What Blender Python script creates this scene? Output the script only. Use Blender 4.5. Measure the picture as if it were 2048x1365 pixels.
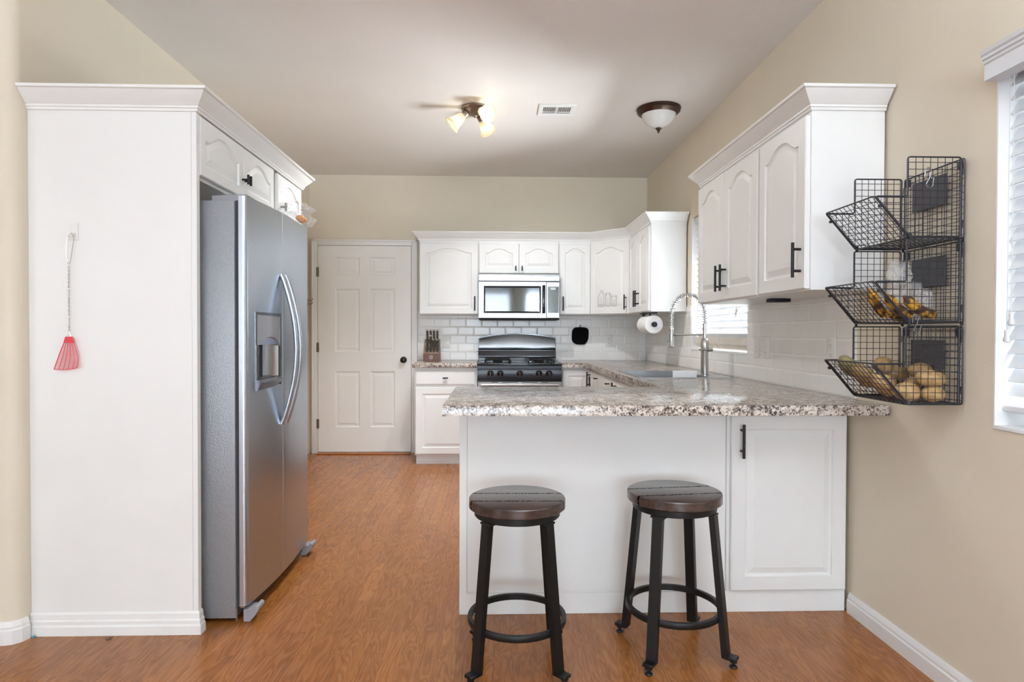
import bpy, bmesh, math, random
from mathutils import Vector, Matrix, noise as mnoise
random.seed(7)
PI = math.pi
SC = bpy.context.scene
COL = SC.collection
for o in list(bpy.data.objects):
    bpy.data.objects.remove(o)

# ------------------------------------------------------------------ camera
YAW, PIT, ROLL, CAMH, FPX = .029, -.0136, .0024, 1.19, 1245.6
fw = Vector((math.sin(YAW)*math.cos(PIT), math.cos(YAW)*math.cos(PIT), math.sin(PIT)))
rt = Vector((math.cos(YAW), -math.sin(YAW), 0)); up = rt.cross(fw)
r2 = rt*math.cos(ROLL)+up*math.sin(ROLL); u2 = -rt*math.sin(ROLL)+up*math.cos(ROLL)
cd = bpy.data.cameras.new('camera'); cam = bpy.data.objects.new('camera', cd); COL.objects.link(cam)
cam.matrix_world = Matrix(((r2.x, u2.x, -fw.x, 0), (r2.y, u2.y, -fw.y, 0), (r2.z, u2.z, -fw.z, CAMH), (0, 0, 0, 1)))
cd.sensor_width = 36; cd.lens = FPX*36/2048; cd.clip_start = .05; cd.clip_end = 100
SC.camera = cam

# ------------------------------------------------------------------ world, daylight, exposure
wd = bpy.data.worlds.new('daylight_sky'); SC.world = wd; wd.use_nodes = True
bg = wd.node_tree.nodes['Background']; bg.inputs[0].default_value = (.93, .96, 1, 1); bg.inputs[1].default_value = 1.0
SC.view_settings.view_transform = 'Standard'; SC.view_settings.look = 'None'
SC.view_settings.gamma = 1; SC.view_settings.use_curve_mapping = False
SC.view_settings.exposure = 0.56

def area(name, loc, direction, sx, sy, watts, col=(1, 1, 1)):
    l = bpy.data.lights.new(name, 'AREA'); l.shape = 'RECTANGLE'; l.size = sx; l.size_y = sy
    l.energy = watts; l.color = col
    o = bpy.data.objects.new(name, l); COL.objects.link(o); o.location = loc
    o.rotation_euler = Vector(direction).to_track_quat('-Z', 'Y').to_euler()
    return o
# window daylight, plus fill lamps added at unseen openings and one bare indoor uplight
area('daylight_rear_window', (-.45, -7.12, 1.45), (.06, 1, .06), 1.9, 1.8, 245, (.74, .87, 1))
area('daylight_rear_side_window', (1.2, -7.12, 1.45), (0, 1, .06), .5, 1.8, 225, (.70, .85, 1))
area('added_rear_left_fill', (-2.9, -7.12, 1.10), (.1, 1, .15), 2.2, 2.0, 5, (.74, .87, 1))  # invented patio door; lamp added to carry light deep into the kitchen
area('added_left_fill', (-4.42, -1.8, 1.4), (1, .75, .0), 2.6, 1.5, 26, (.84, .92, 1))  # invented window; side fill added to lift the right wall and tile
area('daylight_dining_window', (1.80, 1.2, 1.5), (-1, 0, .4), 1.25, 1.15, 18, (.85, .93, 1))
sk = area('daylight_sink_window', (2.0, 4.22, 1.05), (-1, 0, .65), 1.05, 1.0, 205, (.93, .97, 1)); sk.data.spread = 2.6
area('added_ceiling_uplight', (.55, .2, 2.1), (0, 0, 1), 1.0, 1.0, 56, (.76, .87, 1))  # added light without a fixture, out of view, brightens the ceiling

# ------------------------------------------------------------------ materials
def srgb(r, g, b):
    f = lambda c: ((c/255)/12.92 if c/255 <= .04045 else ((c/255+.055)/1.055)**2.4)
    return (f(r), f(g), f(b), 1)
class NT:
    def __init__(s, name):
        s.m = bpy.data.materials.new(name); s.m.use_nodes = True
        s.t = s.m.node_tree; s.b = s.t.nodes['Principled BSDF']; s.out = s.t.nodes['Material Output']
    def n(s, kind, **kw):
        d = s.t.nodes.new('ShaderNode'+kind)
        for k, v in kw.items():
            if hasattr(d, k): setattr(d, k, v)
            else: d.inputs[k.replace('_', ' ')].default_value = v
        return d
    def l(s, a, b): s.t.links.new(a, b)
    def coord(s, scale=(1, 1, 1), loc=(0, 0, 0), rot=(0, 0, 0), kind='Object'):
        c = s.n('TexCoord'); mp = s.n('Mapping'); s.l(c.outputs[kind], mp.inputs[0])
        mp.inputs['Location'].default_value = loc; mp.inputs['Scale'].default_value = scale; mp.inputs['Rotation'].default_value = rot
        return mp.outputs[0]
    def pos(s): return s.n('NewGeometry').outputs['Position']
    def ramp(s, fac, stops):
        r = s.n('ValToRGB'); e = r.color_ramp.elements
        while len(e) < len(stops): e.new(.5)
        for i, (p_, c) in enumerate(stops): e[i].position = p_; e[i].color = c
        s.l(fac, r.inputs[0]); return r.outputs[0]
    def mix(s, fac, a, b, mode='MIX'):
        m = s.n('Mix'); m.data_type = 'RGBA'; m.blend_type = mode
        for src, i in ((fac, 0), (a, 6), (b, 7)):
            if hasattr(src, 'links'): s.l(src, m.inputs[i])
            else: m.inputs[i].default_value = src
        return m.outputs[2]
    def math(s, op, a, b=0.0):
        m = s.n('Math'); m.operation = op
        for src, i in ((a, 0), (b, 1)):
            if hasattr(src, 'links'): s.l(src, m.inputs[i])
            else: m.inputs[i].default_value = src
        return m.outputs[0]
    def bump(s, h, strength=.2, dist=.002):
        b = s.n('Bump'); b.inputs['Strength'].default_value = strength; b.inputs['Distance'].default_value = dist
        s.l(h, b.inputs['Height']); s.l(b.outputs[0], s.b.inputs['Normal'])
def plain(name, c, rough=.5, metal=0, nscale=40, var=.04, bump=.0, bscale=None, spec=.5, stretch=(1, 1, 1), coat=0, emit=None, es=0):
    t = NT(name); co = t.coord(stretch)
    nz = t.n('TexNoise', Scale=nscale, Detail=3.0); t.l(co, nz.inputs['Vector'])
    lo = tuple(max(0, v*(1-var)) for v in c[:3])+(1,); hi = tuple(min(1, v*(1+var)) for v in c[:3])+(1,)
    t.l(t.ramp(nz.outputs['Fac'], [(.3, lo), (.7, hi)]), t.b.inputs['Base Color'])
    t.b.inputs['Roughness'].default_value = rough; t.b.inputs['Metallic'].default_value = metal
    t.b.inputs['Specular IOR Level'].default_value = spec; t.b.inputs['Coat Weight'].default_value = coat
    if bump:
        n2 = t.n('TexNoise', Scale=bscale or nscale, Detail=2.0); t.l(co, n2.inputs['Vector']); t.bump(n2.outputs['Fac'], bump, .002)
    if emit: t.b.inputs['Emission Color'].default_value = emit; t.b.inputs['Emission Strength'].default_value = es
    return t.m
M = {}
M['wall'] = plain('wall_paint', srgb(228, 218, 199), .75, nscale=3, var=.015, bump=.25, bscale=140, spec=.25)
M['ceiling'] = plain('ceiling_paint', srgb(234, 230, 226), .6, nscale=2, var=.015, bump=.45, bscale=45, spec=.35)
M['white'] = plain('white_cabinet_paint', srgb(236, 236, 234), .38, nscale=6, var=.012, bump=.03, bscale=60, spec=.4)
M['trim'] = plain('white_trim_paint', srgb(236, 236, 235), .35, nscale=8, var=.01, spec=.4)
M['doorpaint'] = plain('white_door_paint', srgb(241, 240, 237), .4, nscale=6, var=.012, spec=.4)
M['black'] = plain('black_metal', srgb(26, 26, 27), .42, .3, nscale=60, var=.1)
M['blackgloss'] = plain('black_enamel', srgb(14, 14, 16), .12, nscale=20, var=.05)
M['blackmatte'] = plain('black_rubber', srgb(20, 20, 21), .75, nscale=60, var=.1)
M['consolegrey'] = plain('slate_enamel', srgb(40, 44, 52), .25, nscale=20, var=.05)
M['wire'] = plain('black_wire', srgb(54, 54, 60), .38, .5, nscale=60, var=.1)
M['chalk'] = plain('slate_plate', srgb(80, 80, 84), .7, nscale=30, var=.08)
M['chrome'] = plain('brushed_nickel', (.50, .49, .47, 1), .25, 1, nscale=30, var=.03)
M['bronze'] = plain('bronze_metal', srgb(74, 58, 50), .35, .8, nscale=30, var=.08)
M['pewter'] = plain('pewter_metal', srgb(150, 138, 126), .3, .9, nscale=30, var=.05)
M['hinge'] = plain('dark_hinge_metal', srgb(120, 112, 98), .4, .9, nscale=50, var=.1)
M['knob'] = plain('oil_rubbed_bronze', srgb(40, 34, 30), .3, .7, nscale=50, var=.1)
M['fridgeside'] = plain('textured_grey_steel', srgb(150, 153, 157), .42, .35, nscale=120, var=.05, bump=.5, bscale=160)
M['gasket'] = plain('dark_gasket', srgb(52, 54, 58), .6, nscale=30)
M['greyplastic'] = plain('grey_plastic', srgb(150, 150, 155), .4, nscale=30)
M['darksilver'] = plain('dark_silver_trim', srgb(118, 120, 124), .25, .8, nscale=30)
M['panelsilver'] = plain('satin_panel_silver', srgb(160, 162, 167), .3, .2, nscale=30)
M['outlet'] = plain('white_outlet_plastic', srgb(236, 234, 230), .35, nscale=30, var=.01)
M['slot'] = plain('outlet_slot', srgb(70, 66, 62), .6, nscale=30)
M['red'] = plain('red_plastic', srgb(225, 40, 52), .4, nscale=30)
M['paper'] = plain('white_paper_towel', srgb(245, 244, 242), .9, nscale=80, var=.01, bump=.3, bscale=200, spec=.1)
M['cloth_black'] = plain('black_quilted_cloth', srgb(15, 15, 16), .95, nscale=80, bump=.6, bscale=90, spec=.1)
M['orange'] = plain('orange_fruit', srgb(240, 150, 40), .5, nscale=30)
M['ink'] = plain('dark_ink', srgb(84, 80, 78), .7, nscale=30)
M['ink_light'] = plain('grey_ink', srgb(150, 146, 142), .7, nscale=30)
M['sinksteel'] = plain('satin_sink_steel', (.50, .51, .53, 1), .32, 1, nscale=30)
M['knifehandle'] = plain('dark_knife_handle', srgb(74, 66, 60), .5, nscale=60, var=.15)
M['knifebutt'] = plain('steel_knife_end', srgb(225, 215, 208), .3, .6, nscale=30)
M['blue'] = plain('turquoise_plastic', srgb(60, 165, 190), .5, nscale=30)
M['coin'] = plain('dull_copper', srgb(110, 84, 60), .45, .6, nscale=80, var=.2)
M['tassel'] = plain('pale_tassel_plastic', srgb(214, 214, 212), .4, nscale=30)
M['wood_dark'] = plain('walnut_block', srgb(112, 74, 62), .45, nscale=30, var=.25, stretch=(1, 1, .15))
M['wood_grey'] = plain('weathered_wood', srgb(140, 122, 104), .55, nscale=30, var=.2, stretch=(1, 1, .15))
M['bulb'] = plain('lit_bulb_glass', (1, .96, .88, 1), .4, emit=(1, .94, .82, 1), es=1.6)
M['lcd'] = plain('pale_display', srgb(190, 205, 205), .3)

def translucent(name, c, mixf, rough=.4, emit=0):
    t = NT(name)
    nz = t.n('TexNoise', Scale=5.0); t.l(t.coord(), nz.inputs['Vector'])
    col = t.ramp(nz.outputs['Fac'], [(.3, tuple(v*.98 for v in c[:3])+(1,)), (.7, c)])
    t.l(col, t.b.inputs['Base Color']); t.b.inputs['Roughness'].default_value = rough
    tr = t.n('BsdfTranslucent'); t.l(col, tr.inputs[0]); mx = t.n('MixShader'); mx.inputs[0].default_value = mixf
    t.l(t.b.outputs[0], mx.inputs[1]); t.l(tr.outputs[0], mx.inputs[2]); t.l(mx.outputs[0], t.out.inputs[0])
    return t.m
M['slat'] = translucent('white_blind_slat', srgb(226, 229, 233), .04)
M['shade'] = translucent('frosted_glass_shade', srgb(240, 232, 212), .5, .3)
M['dome'] = translucent('white_glass_dome', srgb(240, 240, 236), .15, .15)
def thinglass(name, tint, k=.9, rough=.02):
    t = NT(name)
    nz = t.n('TexNoise', Scale=14.0, Detail=3.0); t.l(t.coord(), nz.inputs['Vector'])
    tp = t.n('BsdfTransparent'); tp.inputs[0].default_value = tint; gl = t.n('BsdfGlossy'); gl.inputs['Roughness'].default_value = rough
    fr = t.n('Fresnel', IOR=1.45); mx = t.n('MixShader')
    t.l(t.math('ADD', fr.outputs[0], t.math('MULTIPLY', nz.outputs['Fac'], 1-k)), mx.inputs[0])
    t.l(tp.outputs[0], mx.inputs[1]); t.l(gl.outputs[0], mx.inputs[2]); t.l(mx.outputs[0], t.out.inputs[0])
    return t.m
M['glass'] = thinglass('window_glass', (.97, .98, .98, 1), 1.0)
def filmmat():
    t = NT('clear_plastic_film')
    nz = t.n('TexNoise', Scale=30.0, Detail=4.0); t.l(t.coord(), nz.inputs['Vector'])
    t.b.inputs['Base Color'].default_value = (.9, .9, .9, 1); t.b.inputs['Roughness'].default_value = .25
    t.bump(nz.outputs['Fac'], .35, .004)
    tp = t.n('BsdfTransparent'); mx = t.n('MixShader')
    t.l(t.ramp(nz.outputs['Fac'], [(.3, (.10, .10, .10, 1)), (.75, (.42, .42, .42, 1))]), mx.inputs[0])
    t.l(tp.outputs[0], mx.inputs[1]); t.l(t.b.outputs[0], mx.inputs[2]); t.l(mx.outputs[0], t.out.inputs[0])
    return t.m
M['film'] = filmmat()

def steelmat(name, c, rough, axis):
    t = NT(name); st = [60, 60, 60]; st[axis] = .6
    nz = t.n('TexNoise', Scale=8.0, Detail=4.0); t.l(t.coord(tuple(st)), nz.inputs['Vector'])
    t.l(t.ramp(nz.outputs['Fac'], [(.3, tuple(v*.93 for v in c)+(1,)), (.7, tuple(c)+(1,))]), t.b.inputs['Base Color'])
    t.b.inputs['Metallic'].default_value = 1; t.b.inputs['Roughness'].default_value = rough
    t.bump(nz.outputs['Fac'], .04, .001)
    return t.m
M['steel'] = steelmat('brushed_steel_fridge', (.56, .62, .70), .30, 1)
M['steelx'] = steelmat('brushed_steel_appliance', (.42, .42, .42), .34, 0)

def floormat():
    t = NT('laminate_oak'); p = t.pos()
    mp = t.n('Mapping'); t.l(p, mp.inputs[0]); mp.inputs['Rotation'].default_value = (0, 0, PI/2)
    br = t.n('TexBrick', offset=.37, offset_frequency=2, squash=1.0); t.l(mp.outputs[0], br.inputs['Vector'])
    br.inputs['Scale'].default_value = 1; br.inputs['Brick Width'].default_value = .46; br.inputs['Row Height'].default_value = .0675
    br.inputs['Mortar Size'].default_value = .0006; br.inputs['Mortar Smooth'].default_value = .1; br.inputs['Bias'].default_value = 0
    br.inputs['Color1'].default_value = (0, 0, 0, 1); br.inputs['Color2'].default_value = (1, 1, 1, 1); br.inputs['Mortar'].default_value = (.5, .5, .5, 1)
    sep = t.n('SeparateXYZ'); t.l(p, sep.inputs[0]); cmb = t.n('CombineXYZ')
    off = t.math('MULTIPLY', br.outputs['Color'], 31.0)
    t.l(t.math('ADD', t.math('MULTIPLY', sep.outputs[0], 9.0), off), cmb.inputs[0])
    t.l(t.math('ADD', t.math('MULTIPLY', sep.outputs[1], 1.5), off), cmb.inputs[1])
    n1 = t.n('TexNoise', Scale=1.6, Detail=2.0, Distortion=.4); t.l(cmb.outputs[0], n1.inputs['Vector'])
    rings = t.math('SINE', t.math('MULTIPLY', n1.outputs['Fac'], 70.0))
    c2 = t.n('CombineXYZ'); t.l(t.math('MULTIPLY', sep.outputs[0], 260.0), c2.inputs[0]); t.l(t.math('MULTIPLY', sep.outputs[1], 9.0), c2.inputs[1])
    n2 = t.n('TexNoise', Scale=1.0, Detail=3.0); t.l(c2.outputs[0], n2.inputs['Vector'])
    g = t.math('ADD', t.math('MULTIPLY', rings, .095), t.math('ADD', t.math('MULTIPLY', n2.outputs['Fac'], .5), .25))
    col = t.ramp(g, [(.25, srgb(126, 74, 30)), (.5, srgb(163, 101, 46)), (.8, srgb(190, 128, 68))])
    tone = t.ramp(br.outputs['Color'], [(0, (.84, .81, .80, 1)), (1, (1.0, 1.0, 1.0, 1))])
    col = t.mix(1.0, col, tone, 'MULTIPLY')
    col = t.mix(br.outputs['Fac'], col, srgb(112, 70, 36))
    t.l(col, t.b.inputs['Base Color']); t.b.inputs['Roughness'].default_value = .27; t.b.inputs['Specular IOR Level'].default_value = .5
    t.bump(g, .06, .001)
    return t.m
M['floor'] = floormat()

def granite():
    t = NT('speckled_granite_laminate'); p = t.pos()
    a = t.n('TexNoise', Scale=38.0, Detail=3.0, Distortion=.8); t.l(p, a.inputs['Vector'])
    b = t.n('TexNoise', Scale=130.0, Detail=2.0, Distortion=1.0); t.l(p, b.inputs['Vector'])
    c = t.n('TexNoise', Scale=14.0, Detail=2.0); t.l(p, c.inputs['Vector'])
    s = t.math('ADD', t.math('MULTIPLY', a.outputs['Fac'], .34), t.math('ADD', t.math('MULTIPLY', b.outputs['Fac'], .50), t.math('MULTIPLY', c.outputs['Fac'], .16)))
    col = t.ramp(s, [(.425, srgb(62, 56, 56)), (.465, srgb(128, 114, 106)), (.51, srgb(192, 178, 165)), (.57, srgb(218, 209, 200))])
    t.l(col, t.b.inputs['Base Color']); t.b.inputs['Roughness'].default_value = .16; t.b.inputs['Specular IOR Level'].default_value = .5
    return t.m
M['granite'] = granite()

def tilemat(name, ax, off):
    t = NT(name); sep = t.n('SeparateXYZ'); t.l(t.pos(), sep.inputs[0])
    cmb = t.n('CombineXYZ'); t.l(t.math('ADD', sep.outputs[ax], off), cmb.inputs[0]); t.l(t.math('ADD', sep.outputs[2], -.9155+.0822*20), cmb.inputs[1])
    def brick(ms, sm):
        br = t.n('TexBrick', offset=.5, offset_frequency=2); t.l(cmb.outputs[0], br.inputs['Vector'])
        br.inputs['Scale'].default_value = 1; br.inputs['Brick Width'].default_value = .157; br.inputs['Row Height'].default_value = .0822
        br.inputs['Mortar Size'].default_value = ms; br.inputs['Mortar Smooth'].default_value = sm
        br.inputs['Color1'].default_value = srgb(236, 233, 228); br.inputs['Color2'].default_value = srgb(241, 239, 235); br.inputs['Mortar'].default_value = srgb(245, 244, 241)
        return br
    b1 = brick(.0022, .1); b2 = brick(.010, 1.0)
    t.l(b1.outputs['Color'], t.b.inputs['Base Color'])
    t.l(t.ramp(b1.outputs['Fac'], [(0, (.22, .22, .22, 1)), (1, (.7, .7, .7, 1))]), t.b.inputs['Roughness'])
    t.bump(t.math('SUBTRACT', 1.0, b2.outputs['Fac']), .5, .003)
    return t.m
M['tile_back'] = tilemat('white_subway_tile_back', 0, 9.933)
M['tile_right'] = tilemat('white_subway_tile_right', 1, 10.0)

def stooltop():
    t = NT('dark_plank_wood')
    nz = t.n('TexNoise', Scale=14.0, Detail=4.0); t.l(t.coord((1, 7, 4)), nz.inputs['Vector'])
    col = t.ramp(nz.outputs['Fac'], [(.3, srgb(42, 34, 32)), (.55, srgb(68, 52, 46)), (.75, srgb(88, 66, 58))])
    co = t.n('TexCoord'); sep = t.n('SeparateXYZ'); t.l(co.outputs['Object'], sep.inputs[0])
    wob = t.n('TexNoise', Scale=180.0); t.l(co.outputs['Object'], wob.inputs['Vector'])
    y = t.math('ADD', sep.outputs[1], t.math('MULTIPLY', t.math('SUBTRACT', wob.outputs['Fac'], .5), .022))
    d = t.math('ABSOLUTE', t.math('SUBTRACT', t.math('ABSOLUTE', t.math('ADD', y, .008)), .052))
    g = t.math('LESS_THAN', d, .0036)
    t.l(t.mix(g, col, srgb(12, 9, 8)), t.b.inputs['Base Color']); t.b.inputs['Roughness'].default_value = .3
    ig = t.math('SUBTRACT', 1.0, g); t.l(t.math('MULTIPLY', ig, .5), t.b.inputs['Coat Weight']); t.l(t.math('MULTIPLY', ig, .5), t.b.inputs['Specular IOR Level']); t.b.inputs['Coat Roughness'].default_value = .2
    t.bump(t.math('SUBTRACT', nz.outputs['Fac'], g), .25, .002)
    return t.m
M['stooltop'] = stooltop()
def spotted(name, base, spot, sc, lo, hi, rough=.6):
    t = NT(name); nz = t.n('TexNoise', Scale=sc, Detail=4.0); t.l(t.coord(), nz.inputs['Vector'])
    t.l(t.ramp(nz.outputs['Fac'], [(lo, base), (hi, spot)]), t.b.inputs['Base Color']); t.b.inputs['Roughness'].default_value = rough
    n2 = t.n('TexNoise', Scale=sc*3); t.l(t.coord(), n2.inputs['Vector']); t.bump(n2.outputs['Fac'], .3, .002)
    return t.m
M['potato'] = spotted('potato_skin', srgb(196, 162, 112), srgb(150, 114, 72), 40, .4, .75)
M['potato_b'] = spotted('dull_potato_skin', srgb(168, 136, 92), srgb(118, 96, 60), 30, .4, .75)
M['potato_g'] = spotted('green_potato_skin', srgb(140, 130, 88), srgb(108, 100, 66), 30, .4, .75)
M['banana'] = spotted('spotted_banana_skin', srgb(214, 160, 44), srgb(78, 46, 28), 34, .42, .54, .5)
M['glasspanel'] = plain('dark_oven_glass', srgb(30, 32, 34), .05, nscale=10, var=.05, spec=.9)
def speckle():
    t = NT('dark_control_glass'); nz = t.n('TexNoise', Scale=330.0, Detail=1.0); t.l(t.coord(), nz.inputs['Vector'])
    t.l(t.ramp(nz.outputs['Fac'], [(.5, srgb(50, 56, 56)), (.62, srgb(170, 178, 176))]), t.b.inputs['Base Color']); t.b.inputs['Roughness'].default_value = .1
    return t.m
M['speckle'] = speckle()

# ------------------------------------------------------------------ mesh helpers
class MB:
    def __init__(s): s.v = []; s.f = []; s.mi = []; s.M = Matrix.Identity(4); s.cur = 0
    def add(s, vs, fs):
        o = len(s.v); s.v += [s.M @ Vector(p) for p in vs]
        for f in fs: s.f.append(tuple(i+o for i in f)); s.mi.append(s.cur)
        return s
    def frombm(s, bm):
        bm.verts.ensure_lookup_table(); bm.verts.index_update()
        s.add([v.co.copy() for v in bm.verts], [[v.index for v in f.verts] for f in bm.faces]); bm.free(); return s
    def box(s, x0, x1, y0, y1, z0, z1, b=0, seg=2):
        if x0 > x1: x0, x1 = x1, x0
        if y0 > y1: y0, y1 = y1, y0
        if z0 > z1: z0, z1 = z1, z0
        bm = bmesh.new(); bmesh.ops.create_cube(bm, size=1)
        for v in bm.verts: v.co = Vector(((x0+x1)/2+v.co.x*(x1-x0), (y0+y1)/2+v.co.y*(y1-y0), (z0+z1)/2+v.co.z*(z1-z0)))
        if b: bmesh.ops.bevel(bm, geom=list(bm.edges), offset=min(b, .45*min(x1-x0, y1-y0, z1-z0)), segments=seg, profile=.5, affect='EDGES')
        return s.frombm(bm)
    def prism(s, poly, a, b, axis='z'):
        n = len(poly)
        def mk(p, h): return {'z': (p[0], p[1], h), 'y': (p[0], h, p[1]), 'x': (h, p[0], p[1])}[axis]
        vs = [mk(p, a) for p in poly]+[mk(p, b) for p in poly]
        fs = [tuple(range(n)), tuple(range(2*n-1, n-1, -1))]+[(i, (i+1) % n, n+(i+1) % n, n+i) for i in range(n)]
        return s.add(vs, fs)
    def tube(s, pts, r, n=8, closed=False, caps=True, sq=(1, 1), up0=None):
        pts = [Vector(p) for p in pts]; N = len(pts); rr = r if hasattr(r, '__len__') else [r]*N
        tang = []
        for i in range(N):
            a = pts[(i-1) % N] if (closed or i > 0) else pts[i]; b = pts[(i+1) % N] if (closed or i < N-1) else pts[i]
            tang.append((b-a).normalized())
        t0 = tang[0]; ref = Vector(up0) if up0 else (Vector((0, 0, 1)) if abs(t0.z) < .9 else Vector((1, 0, 0)))
        u = (ref-t0*ref.dot(t0)).normalized(); vs = []
        for i in range(N):
            t = tang[i]; u = (u-t*u.dot(t)).normalized(); w = t.cross(u)
            for k in range(n):
                a = 2*PI*(k+.5)/n; vs.append(pts[i]+(u*math.cos(a)*sq[0]+w*math.sin(a)*sq[1])*rr[i])
        fs = []
        for i in range(N if closed else N-1):
            j = (i+1) % N
            for k in range(n): fs.append((i*n+k, i*n+(k+1) % n, j*n+(k+1) % n, j*n+k))
        if caps and not closed: fs += [tuple(range(n-1, -1, -1)), tuple((N-1)*n+k for k in range(n))]
        return s.add(vs, fs)
    def lathe(s, prof, n=24, M2=None, cap0=True, cap1=True):
        vs = []; N = len(prof); M2 = M2 or Matrix.Identity(4)
        for (r, h) in prof:
            for k in range(n):
                a = 2*PI*k/n; vs.append(M2 @ Vector((r*math.cos(a), r*math.sin(a), h)))
        fs = [(i*n+k, i*n+(k+1) % n, (i+1)*n+(k+1) % n, (i+1)*n+k) for i in range(N-1) for k in range(n)]
        if cap0: fs.append(tuple(range(n-1, -1, -1)))
        if cap1: fs.append(tuple((N-1)*n+k for k in range(n)))
        return s.add(vs, fs)
    def sweep(s, prof, path, side=1):
        """closed profile [(out, z)] along an xy path; out = to the right of the travel for side=1"""
        P = [Vector((p[0], p[1])) for p in path]; N = len(P); nrm = []
        for i in range(N-1):
            d = (P[i+1]-P[i]).normalized(); nrm.append(Vector((d.y, -d.x))*side)
        vs = []; m = len(prof)
        for i in range(N):
            if i == 0: k = nrm[0]
            elif i == N-1: k = nrm[-1]
            else: k = (nrm[i-1]+nrm[i]); k = k/(k.dot(nrm[i]))
            for (o, z) in prof: vs.append((P[i].x+k.x*o, P[i].y+k.y*o, z))
        fs = [(i*m+k, i*m+(k+1) % m, (i+1)*m+(k+1) % m, (i+1)*m+k) for i in range(N-1) for k in range(m)]
        fs += [tuple(range(m)), tuple((N-1)*m+k for k in range(m-1, -1, -1))]
        return s.add(vs, fs)
    def build(s, name, mats, parent=None, loc=None, angle=38):
        mats = mats if isinstance(mats, (list, tuple)) else [mats]
        if parent is not None: org = ORI[parent]
        elif loc is not None: org = Vector(loc)
        else:
            xs, ys, zs = zip(*[tuple(p) for p in s.v]); org = Vector(((min(xs)+max(xs))/2, (min(ys)+max(ys))/2, min(zs)))
        me = bpy.data.meshes.new(name); me.from_pydata([tuple(p-org) for p in s.v], [], s.f)
        for m in mats: me.materials.append(m)
        bm = bmesh.new(); bm.from_mesh(me); bmesh.ops.recalc_face_normals(bm, faces=bm.faces[:]); bm.to_mesh(me); bm.free()
        for p_, i in zip(me.polygons, s.mi): p_.material_index = i; p_.use_smooth = True
        me.set_sharp_from_angle(angle=math.radians(angle)); me.update()
        o = bpy.data.objects.new(name, me); COL.objects.link(o); ORI[o] = org
        if parent is not None: o.parent = parent
        else: o.location = org
        return o
ORI = {}
def thing(name, label, cat, loc=(0, 0, 0), group=None):
    o = bpy.data.objects.new(name, None); COL.objects.link(o); o.empty_display_size = .05
    o.location = loc; ORI[o] = Vector(loc); return tag(o, label, cat, group)
def tag(o, label, cat, group=None):
    o['label'] = label; o['category'] = cat
    if group: o['group'] = group
    return o
def struct(o, label=None, cat=None):
    o['kind'] = 'structure'
    if label: o['label'] = label
    if cat: o['category'] = cat
    return o
def dup(root, loc, rotz=0, label=None, group=None):
    r = root.copy(); COL.objects.link(r); r.location = loc; r.rotation_euler = (0, 0, rotz)
    if label: r['label'] = label
    if group: r['group'] = group
    for ch in list(root.children):
        c = ch.copy(); COL.objects.link(c); c.parent = r
        for g in list(ch.children):
            d = g.copy(); COL.objects.link(d); d.parent = c
    return r
def T(x, y, z): return Matrix.Translation((x, y, z))
def RZ(a): return Matrix.Rotation(a, 4, 'Z')
def RX(a): return Matrix.Rotation(a, 4, 'X')
def RY(a): return Matrix.Rotation(a, 4, 'Y')

# ------------------------------------------------------------------ the room
XR, XL, YB, HC = 1.5205, -1.81, 6.172, 2.731
YF, XFL = -7.0, -4.3
def wallbox_holes(mb, fixed0, fixed1, a0, a1, holes, axis):
    """slab between fixed0/fixed1; spans a0..a1 x 0..HC; holes (a,b,z0,z1)"""
    A = sorted({a0, a1, *[h[0] for h in holes], *[h[1] for h in holes]})
    for i in range(len(A)-1):
        m = (A[i]+A[i+1])/2; zs = [(0, HC)]
        for h in holes:
            if h[0] < m < h[1]:
                zs = [q for z in zs for q in ((z[0], min(z[1], h[2])), (max(z[0], h[3]), z[1])) if q[1]-q[0] > 1e-4]
        for z0, z1 in zs:
            if axis == 'x': mb.box(fixed0, fixed1, A[i], A[i+1], z0, z1)
            else: mb.box(A[i], A[i+1], fixed0, fixed1, z0, z1)
    return mb
struct(MB().box(XFL-.2, XR+.2, YF-.2, YB+.2, -.1, 0).build('floor', M['floor'], loc=(0, 0, 0)), 'orange brown oak laminate floor', 'floor')
struct(MB().box(XFL-.2, XR+.2, YF-.2, YB+.2, HC, HC+.1).build('ceiling', M['ceiling'], loc=(0, 0, HC)), 'off white textured ceiling', 'ceiling')
SINKW = (3.68, 4.755, 1.058, 2.075); DINW = (.52, 1.85, .90, 2.02)
struct(wallbox_holes(MB(), XR, XR+.16, YF, YB+.15, [SINKW, DINW], 'x').build('wall_right', M['wall'], loc=(XR, 0, 0)), 'cream painted wall on the right with two windows', 'wall')
struct(MB().box(XL-.15, XR+.0, YB, YB+.15, 0, HC).build('wall_back', M['wall'], loc=(0, YB, 0)), 'cream painted wall at the back of the kitchen', 'wall')
# left wall block with a rounded outside corner
rr = .045; cx_, cy_ = XL-rr, 2.408+rr
arc = [(cx_+rr*math.cos(a), cy_+rr*math.sin(a)) for a in [-PI/2+PI/2*i/8 for i in range(9)]]
poly = [(XFL, 2.408)]+arc+[(XL, YB), (XL-.15, YB), (XL-.15, 2.56), (XFL, 2.56)]
struct(MB().prism(poly, 0, HC).build('wall_left', M['wall'], loc=(XL, 2.4, 0)), 'cream painted wall on the left with rounded outside corner', 'wall')
struct(wallbox_holes(MB(), XFL-.15, XFL, YF, 2.56, [(-3.1, -.5, .65, 2.35)], 'x').build('wall_far_left', M['wall'], loc=(XFL, 0, 0)))
struct(wallbox_holes(MB(), YF-.15, YF, XFL, XR, [(-1.4, .5, .55, 2.55), (.95, 1.45, .55, 2.55), (-4.0, -1.8, .1, 2.3)], 'y').build('wall_rear', M['wall'], loc=(0, YF, 0)))

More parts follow.
